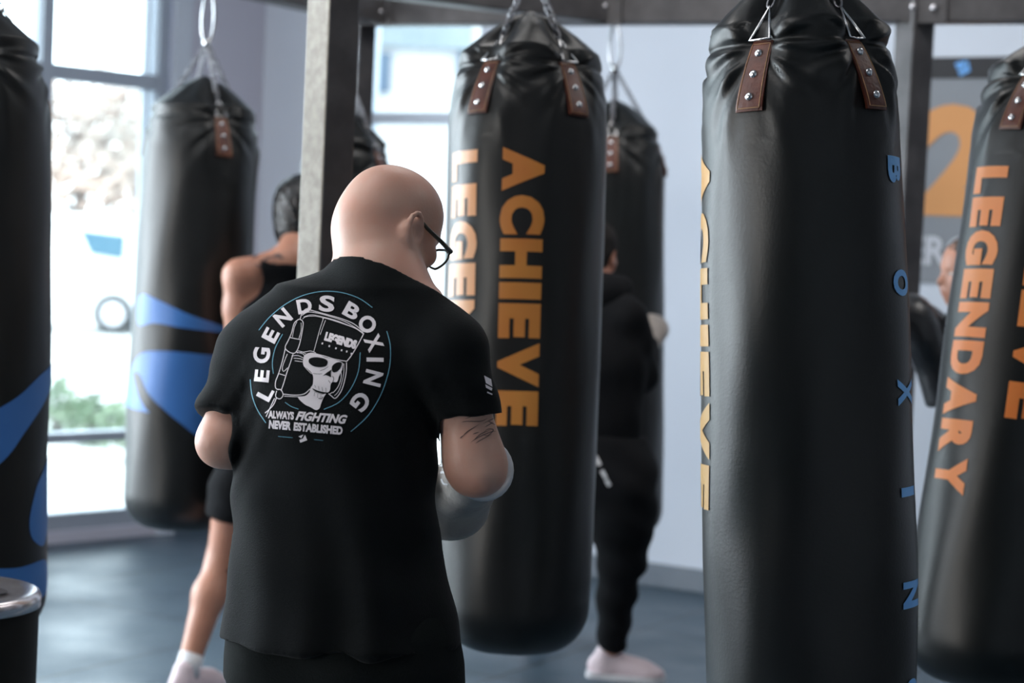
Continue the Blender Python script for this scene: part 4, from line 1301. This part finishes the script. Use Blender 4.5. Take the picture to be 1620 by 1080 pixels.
# ---- gloves
dR_ = (at(710, 782, 3.72) - at(756, 738, 3.50))
boxing_glove(at(742, 760, 3.565), dR_, Vector((.1, -.2, 1)), 1, MT['glove'], man, trim=MT['cuff'], sc=1.18)
boxing_glove(wr['L'], wr['L'] - el['L'], Vector((0, -.3, 1)), -1, MT['glove'], man, trim=MT['cuff'], sc=1.0)
gb = bvh_of([o for o in man.children if o.name.startswith('glove')][0])
lg = [stroke2d(smoothpts(p, False, 4), w_) for p, w_ in (([(697, 738), (703, 736), (708, 741)], 3), ([(697, 748), (704, 747), (710, 752)], 3.4), ([(699, 757), (702, 764), (709, 766)], 3), ([(710, 742), (711, 750)], 2.4))]
project_decal('glove_print', join2d(lg), gb, MT['cuff'], [o for o in man.children if o.name.startswith('glove')][0], .0012, 3)
# ---- glasses
gl = MB()
for e in (-1, 1):
    pts = []
    for k in range(20):
        a = 2 * math.pi * k / 20
        pts.append(w(e * (.034 + .026 * math.cos(a) * (1 + .08 * math.cos(2 * a))), .116 - .006 * abs(math.cos(a)), -.012 + .020 * math.sin(a)))
    gl.tube(pts, .0022, 6, closed=True)
    gl.tube([w(e * .060, .110, -.004), w(e * .074, .098, -.003)], .0026, 8)
gl.tube([w(-.009, .118, -.008), w(0, .121, -.004), w(.009, .118, -.008)], .0016, 6)
gla = gl.build('glasses', MT['frame'], man, smooth=True)
for e in (-1, 1):
    t = MB(); t.tube([w(e * .074, .100, -.003), w(e * .084, .060, -.004), w(e * .087, .012, -.002), w(e * .087, -.006, .002), w(e * .086, -.026, -.016)], [.0044, .0040, .0036, .0030, .0022], 8)
    t.build('temple', MT['frame'], gla, smooth=True)
    v = []; n = 20
    for k in range(n):
        a = 2 * math.pi * k / n
        v.append(w(e * (.034 + .025 * math.cos(a) * (1 + .08 * math.cos(2 * a))), .116 - .006 * abs(math.cos(a)), -.012 + .019 * math.sin(a)))
    from_data('lens', v, [tuple(range(n))], MT['glass'], gla)

# ---- back print (traced in the enlargement of the print: 4 px there = 1 px of the photograph)
def c2(pts): return [(380 + x / 4, 440 + y / 4) for x, y in pts]
def d2(pts): return [(420 + x / 6, 480 + y / 6) for x, y in pts]
def polyC(pts, n=0):
    p = c2(pts)
    return poly2d(smoothpts(p, True, n) if n else p)
def polyD(pts, n=0):
    p = d2(pts)
    return poly2d(smoothpts(p, True, n) if n else p)
def strD(pts, w_=1.0, n=5, closed=False, taper=False): return stroke2d(smoothpts(d2(pts), closed, n), w_, closed, taper)
def strC(pts, w_=1.0, n=5, closed=False, taper=False): return stroke2d(smoothpts(c2(pts), closed, n), w_, closed, taper)
def glyph(ch, cx, cy, hgt, wid, ang, bold=.05):
    """letter in photo pixels, centre (cx,cy); ang = clockwise turn in degrees"""
    v, f = fit2d(text2d(ch, 1, bold), -wid / 2, wid / 2, -hgt / 2, hgt / 2)
    a = math.radians(ang); ca, sa = math.cos(a), math.sin(a)
    return [(cx + x * ca + y * sa, cy + x * sa - y * ca) for x, y in v], f
ring = []
# letters: crop centre (x,y), cap height, width (crop px), rotation
for ch, x, y, hh, ww, a in [('L', 162, 730, 92, 78, -62), ('E', 140, 618, 92, 76, -84), ('G', 138, 488, 108, 100, -98 + 14), ('E', 195, 362, 95, 76, -62), ('N', 272, 250, 98, 90, -40),
                            ('D', 408, 178, 92, 92, -12 + 2), ('S', 550, 162, 104, 98, 6), ('B', 708, 208, 96, 96, 30), ('O', 806, 292, 108, 108, 48), ('X', 846, 410, 104, 96, 66),
                            ('I', 854, 516, 108, 26, 91), ('N', 842, 632, 112, 92, 104), ('G', 762, 780, 112, 108, 128)]:
    ring.append(glyph(ch, 380 + x / 4, 440 + y / 4, hh / 4, ww / 4, a, .035))
prt = project_decal('printed_lettering', join2d(ring), sb, MT['white'], shirt)
circ = [strC([(120, 330), (190, 245), (290, 165), (400, 110), (520, 84), (640, 90), (750, 125), (838, 186)], 1.3),
        strC([(928, 335), (950, 430), (945, 560), (905, 700), (850, 810), (790, 890), (700, 970)], 1.4),
        strC([(66, 640), (78, 740), (110, 830), (165, 915)], 1.3),
        strC([(270, 355), (225, 440), (206, 530), (212, 605)], 1.3),
        strC([(760, 470), (748, 590), (700, 700), (625, 785), (530, 830)], 1.3),
        strC([(285, 785), (325, 812), (370, 828)], 1.1),
        strC([(242, 1000), (334, 1008)], .8, 1), strC([(468, 1020), (526, 1026)], .8, 1)]
project_decal('printed_ring', join2d(circ), sb, MT['cyan'], shirt, .0011)
lines = [
    # top band of the headgear
    strD([(330, 150), (350, 95), (385, 55), (420, 62), (560, 100), (720, 145), (840, 195), (930, 270)], 1.3),
    strD([(350, 115), (400, 85), (480, 90), (600, 120), (760, 175), (930, 280)], 1.1),
    strD([(365, 130), (440, 110), (540, 128), (700, 172), (900, 258)], 0.9),
    strD([(355, 150), (385, 128), (470, 122), (560, 140)], 0.9),
    strD([(545, 150), (570, 140), (700, 180), (850, 235), (930, 290)], 1.5),
    # brow panel
    strD([(935, 285), (880, 390), (820, 490), (775, 548)], 1.5, 4),
    strD([(480, 480), (560, 500), (660, 530), (775, 550)], 1.3),
    strD([(550, 150), (520, 240), (490, 350), (460, 460)], 1.0, 4),
    strD([(572, 160), (545, 230), (520, 300)], 0.9, 4),
    # side strap (long curved bar)
    strD([(320, 150), (275, 190), (250, 280), (220, 350), (190, 410), (200, 440), (245, 470), (290, 465), (325, 390), (350, 270), (360, 190), (345, 160), (320, 150)], 1.3, 5),
    strD([(300, 175), (275, 230), (258, 320)], .9), strD([(340, 185), (340, 260), (318, 340)], .9),
    strD([(235, 325), (280, 335), (330, 345)], 1.2, 3),
    strD([(190, 430), (165, 540), (130, 660), (100, 740), (100, 800), (130, 820)], 1.3),
    strD([(265, 480), (240, 560), (205, 660), (175, 760), (150, 830)], 1.3),
    strD([(135, 668), (190, 685)], 1.1, 2), strD([(210, 480), (165, 600), (175, 645), (215, 610)], 1.0, 4),
    strD([(110, 815), (150, 820), (170, 870), (140, 905), (100, 885), (110, 830)], 1.3, 4),
    strD([(110, 890), (80, 960), (35, 1010), (0, 1040)], 1.4, 4), strD([(90, 900), (50, 985), (10, 1075)], 1.2, 4),
    # cheek opening
    strD([(170, 860), (280, 870), (370, 858), (425, 810)], 1.4, 5),
    strD([(180, 880), (290, 885), (380, 880), (425, 840)], 1.0, 5),
    strD([(290, 460), (360, 480), (370, 500)], 1.0, 3), strD([(250, 500), (310, 495), (365, 520)], 1.0, 3), strD([(270, 520), (330, 525), (365, 540)], 1.0, 3), strD([(280, 545), (360, 555)], .9, 2),
    strD([(300, 470), (380, 460), (430, 452), (480, 470)], 1.0, 4), strD([(310, 450), (350, 460), (385, 480)], .9, 3),
    strD([(365, 590), (400, 630), (440, 670)], 0.9, 3),
    # chin strap on the right
    strD([(770, 560), (768, 650), (745, 760), (715, 840), (665, 900), (630, 880), (600, 855)], 1.4, 5),
    strD([(745, 570), (745, 660), (720, 770), (690, 840), (655, 875)], .9, 5),
    strD([(715, 620), (720, 700), (690, 790), (640, 850)], 1.1, 5), strD([(610, 860), (640, 840)], 1.0, 2),
]
project_decal('printed_headgear', join2d(lines), sb, MT['white'], shirt)
skull = [polyD([(370, 500), (395, 478), (440, 468), (500, 480), (560, 510), (640, 530), (730, 560), (735, 600), (725, 640), (700, 690), (680, 745), (640, 745), (620, 770), (610, 830), (560, 855), (500, 850), (445, 820), (430, 800),
                (450, 770), (455, 700), (440, 660), (400, 620), (362, 585), (360, 540)], 3),
         polyD([(430, 805), (470, 840), (540, 862), (580, 850), (555, 890), (530, 950), (515, 995), (480, 1012), (430, 985), (370, 955), (310, 890), (380, 880), (420, 845)], 3)]
project_decal('printed_skull', join2d(skull), sb, MT['white'], shirt, .0013)
holes = [polyD([(412, 545), (430, 520), (490, 512), (560, 525), (592, 550), (580, 590), (530, 605), (470, 600), (425, 575)], 3),
         polyD([(640, 590), (680, 562), (725, 562), (722, 595), (690, 640), (650, 655), (632, 630)], 3),
         polyD([(545, 690), (575, 665), (610, 640), (632, 630), (622, 660), (625, 700), (600, 690), (570, 680)], 2),
         polyD([(445, 805), (500, 828), (560, 842), (600, 845), (590, 855), (540, 855), (480, 838)], 2),
         strD([(455, 665), (500, 670), (540, 668)], .6, 3), strD([(470, 775), (480, 800)], .5, 2), strD([(505, 785), (512, 820)], .5, 2), strD([(540, 795), (545, 835)], .5, 2),
         strD([(575, 800), (578, 840)], .5, 2), strD([(470, 845), (464, 880)], .5, 2), strD([(500, 855), (495, 895)], .5, 2), strD([(530, 865), (525, 905)], .5, 2),
         strD([(640, 690), (650, 720), (640, 745)], .8, 3), strD([(600, 730), (620, 760)], .7, 2), strD([(505, 900), (535, 905), (545, 885)], .9, 3), strD([(520, 640), (560, 625), (600, 600)], .6, 3)]
project_decal('printed_skull_shading', join2d(holes), sb, MT['shirt'], shirt, .0019)
def ctext(txt, x0, y0, x1, y1, hgt, bold=.03, slant=0.0):
    """text on the baseline (x0,y0)-(x1,y1), crop px of the 4x enlargement"""
    L = math.hypot(x1 - x0, y1 - y0); v, f = fit2d(text2d(txt, 1, bold, slant=slant), 0, L, 0, hgt)
    ux, uy = (x1 - x0) / L, (y1 - y0) / L
    return [(380 + (x0 + a * ux + b * uy) / 4, 440 + (y0 + a * uy - b * ux) / 4) for a, b in v], f
for wd in (ctext('ALWAYS', 178, 886, 340, 896, 50, .05), ctext('NEVER', 182, 950, 322, 962, 54, .055), ctext('ESTABLISHED', 338, 964, 646, 992, 54, .055),
           ctext('LEGENDS', 530, 395, 728, 452, 58, .08), ctext('FIGHTING', 350, 898, 676, 924, 58, .045, .35)):
    project_decal('printed_word', wd, sb, MT['white'], shirt, .0013, 4.0)
dots = [polyC([(x, y), (x + 9, y + 2), (x + 6, y + 14), (x - 3, y + 11)]) for x, y in ((518, 408), (562, 424), (604, 438), (640, 450), (672, 458), (702, 472))]
project_decal('printed_lettering', join2d(dots), sb, MT['white'], shirt, .0013, 4.0)
emb = [polyC([(370, 1000), (402, 988), (388, 1012)]), polyC([(412, 990), (426, 1024), (382, 1040), (376, 1022), (398, 1014)])]
project_decal('printed_emblem', join2d(emb), sb, MT['white'], shirt, .0013)
slv = [poly2d([(765, 594), (776, 600), (778, 612), (768, 606)]), poly2d([(767, 608), (778, 614), (777, 618), (768, 613)]), stroke2d([(770, 620), (778, 624)], 2)]
project_decal('sleeve_print', join2d(slv), sb, MT['white'], shirt, .0013, 3)
bb_ = bvh_of(mbody)
def e2(pts): return [(660 + x / 4.5, 620 + y / 4.5) for x, y in pts]
ink = []
for P in ([(315, 215), (350, 208), (450, 208), (500, 185)], [(320, 320), (360, 280), (440, 230)], [(305, 330), (330, 308)], [(380, 360), (430, 325), (520, 285), (560, 280)], [(400, 345), (450, 300), (520, 270)],
          [(470, 225), (540, 190), (560, 195)], [(480, 250), (540, 215)], [(460, 300), (500, 310), (540, 270), (500, 265), (465, 295)], [(340, 190), (420, 165), (480, 170)], [(415, 365), (455, 340), (530, 300)], [(500, 205), (555, 235)], [(395, 300), (440, 285)]):
    ink.append(stroke2d(smoothpts(e2(P), False, 5), 1.5, False, True))
project_decal('tattoo', join2d(ink), bb_, MT['ink'], mbody, .0008, 3)

# ================================================================== PERSON IN TANK TOP BEHIND THE POST
def P(px, py, d): return at(px, py, d)
J = dict(head=P(482, 336, 6.62), neck=P(462, 412, 6.5), chest_top=P(455, 430, 6.5), shL=P(380, 437, 6.45), shR=P(520, 440, 6.65), elL=P(374, 568, 6.5), elR=P(575, 560, 6.9),
         wrL=P(440, 470, 6.85), wrR=P(545, 450, 7.2), pelvis=P(432, 700, 6.5), hipL=P(388, 728, 6.45), hipR=P(470, 728, 6.6))
J['knL'] = P(352, 886, 6.50); J['knR'] = fl(P(470, 880, 6.95), .52)
J['anL'] = P(297, 1056, 6.36); J['anR'] = fl(P(455, 1030, 7.0), .11)
J['toeL'] = J['anL'] + Vector((.09, .18, -.08)); J['toeR'] = J['anR'] + Vector((.08, .18, -.08))
J['anL'].z = max(.12, J['anL'].z)
tank = empty('person', (J['pelvis'].x, J['pelvis'].y, 0), label='person in a dark tank top and black shorts half hidden behind the steel post', cat='person')
tb, wt = humanoid(tank, J, 1.0, 'skin2', .009, top='black', sleeve=0, bottom='black', legcut=.58, bagginess=.0, gloves={'L': 'bglove', 'R': 'bglove'}, hair='hair', shoes='shoe', yaw=20, pitch=8, longhair=True, hair_sc=1.16, tankcut=.42)
for s_ in 'LR':
    so = MB(); a = J['an' + s_]; k_ = J['kn' + s_]
    so.tube([a.lerp(k_, .0) - Vector((0, 0, .03)), a, a.lerp(k_, .12)], [.040, .041, .0425], 18); so.build('sock', MT['sock'], tank, smooth=True)
tbv = bvh_of(tb)
ink = [strk for strk in (stroke2d(smoothpts(p, False, 5), w_, False, True) for p, w_ in (
    ([(404, 418), (420, 424), (436, 414)], 6), ([(412, 432), (424, 438), (434, 428)], 5), ([(430, 408), (440, 404), (448, 410)], 6), ([(415, 412), (430, 406)], 4), ([(398, 408), (410, 404)], 3)))]
project_decal('tattoo', join2d(ink), tbv, MT['ink'], tb, .002, 4)

# ================================================================== PERSON IN THE BLACK HOODIE AT THE FAR BAG
J = dict(head=P(938, 398, 6.78), neck=P(950, 462, 6.72), chest_top=P(950, 470, 6.72), shL=P(900, 500, 6.7), shR=P(992, 505, 6.65), elL=P(880, 600, 6.9), elR=P(1012, 596, 6.75),
         wrL=P(890, 520, 7.2), wrR=P(1024, 545, 6.93), pelvis=P(955, 740, 6.72), hipL=P(930, 765, 6.75), hipR=P(985, 765, 6.68))
J['knL'] = P(880, 880, 7.10); J['knR'] = P(984, 884, 6.80)
J['anL'] = fl(P(850, 985, 7.75), .12); J['anR'] = fl(P(968, 1018, 7.02), .125)
J['toeL'] = J['anL'] + Vector((.1, .15, -.08)); J['toeR'] = J['anR'] + Vector((.2, -.03, -.08))
hood = empty('person', (J['pelvis'].x, J['pelvis'].y, 0), label='person in an all black hoodie and joggers boxing at the far bag', cat='person')
hb_, wh = humanoid(hood, J, .96, 'skin2', .009, top='black', sleeve=1.85, bottom='black', legcut=1.93, bagginess=.026, gloves={'R': 'glove', 'L': 'bglove'}, hair='matthair', shoes='shoe', yaw=22, pitch=6)
hs = SDF(np.array(J['neck']) - .2, np.array(J['neck']) + .2, .008)
hs.ell(J['neck'] + Vector((0, -.05, .0)), (.10, .07, .07), None, .02); hs.cone(J['neck'] + Vector((-.07, -.02, .02)), J['neck'] + Vector((.07, -.02, .02)), .045, .045, .03)
sdf_object('hood', hs, MT['black'], hood)
trs = [o for o in hood.children if o.name.startswith('trousers')][0]
tv = bvh_of(trs)
st = [stroke2d([a, b], 6) for a, b in (((931, 704), (938, 716)), ((942, 722), (949, 736)), ((952, 744), (959, 756)), ((959, 758), (965, 768)))]
project_decal('printed_marks', join2d(st), tv, MT['cuff'], trs, .003, 4)

# ================================================================== PERSON BEHIND THE LEANING BAG
J = dict(head=P(1540, 428, 6.0), neck=P(1552, 500, 6.05), chest_top=P(1552, 505, 6.05), shL=P(1528, 520, 5.88), shR=P(1580, 520, 6.2), elL=P(1506, 655, 5.82), elR=P(1560, 610, 6.2),
         wrL=P(1478, 580, 5.80), wrR=P(1512, 560, 6.15), pelvis=P(1575, 770, 6.1), hipL=P(1568, 800, 6.02), hipR=P(1580, 800, 6.18))
J['knL'] = fl(P(1545, 930, 5.98), .50); J['knR'] = fl(P(1590, 930, 6.2), .50)
J['anL'] = fl(P(1540, 1000, 6.0), .11); J['anR'] = fl(P(1600, 1000, 6.3), .11)
J['toeL'] = J['anL'] + Vector((-.18, -.03, -.08)); J['toeR'] = J['anR'] + Vector((-.17, .04, -.08))
rp = empty('person', (J['pelvis'].x, J['pelvis'].y, 0), label='person with black gloves raised, mostly hidden behind the leaning bag', cat='person')
humanoid(rp, J, .95, 'skin2', .010, top='black', sleeve=.9, bottom='black', legcut=1.9, gloves={'L': 'bglove', 'R': 'bglove'}, hair='brownhair', shoes='shoe', yaw=-100, pitch=4, glove_sc=1.3)

# ================================================================== BIN AT LOWER LEFT
bc = at(-84, 933, 4.2); zt = bc.z
bin_ = empty('bin', (bc.x, bc.y, 0), label='round black bin with a glossy steel lid in the lower left corner', cat='bin')
T = Matrix.Translation((bc.x, bc.y, 0))
b = MB(); b.lathe([(.17, .0), (.185, .012), (.195, .05), (.2, zt - .03), (.198, zt - .022)], 64, T); b.build('bin_body', MT['binblack'], bin_, smooth=True)
b = MB(); b.lathe([(.2035, zt - .032), (.2045, zt - .012), (.200, zt - .002), (.192, zt + .002), (.15, zt - .004), (.02, zt - .006)], 64, T); lid = b.build('lid', MT['brushed'], bin_, smooth=True)
b = MB(); pts = smoothpts([(.02, -.07), (.10, -.06), (.155, .0), (.10, .06), (.02, .07), (-.06, .0)], True, 4)
v, f = poly2d(pts); b.add([Vector((bc.x + x - .02, bc.y + y, zt + .0015)) for x, y in v] + [Vector((bc.x + x - .02, bc.y + y, zt - .006)) for x, y in v], [tuple(q) for q in f] + [tuple(i + len(v) for i in q)[::-1] for q in f])
b.build('lid_opening', MT['darkslot'], lid)
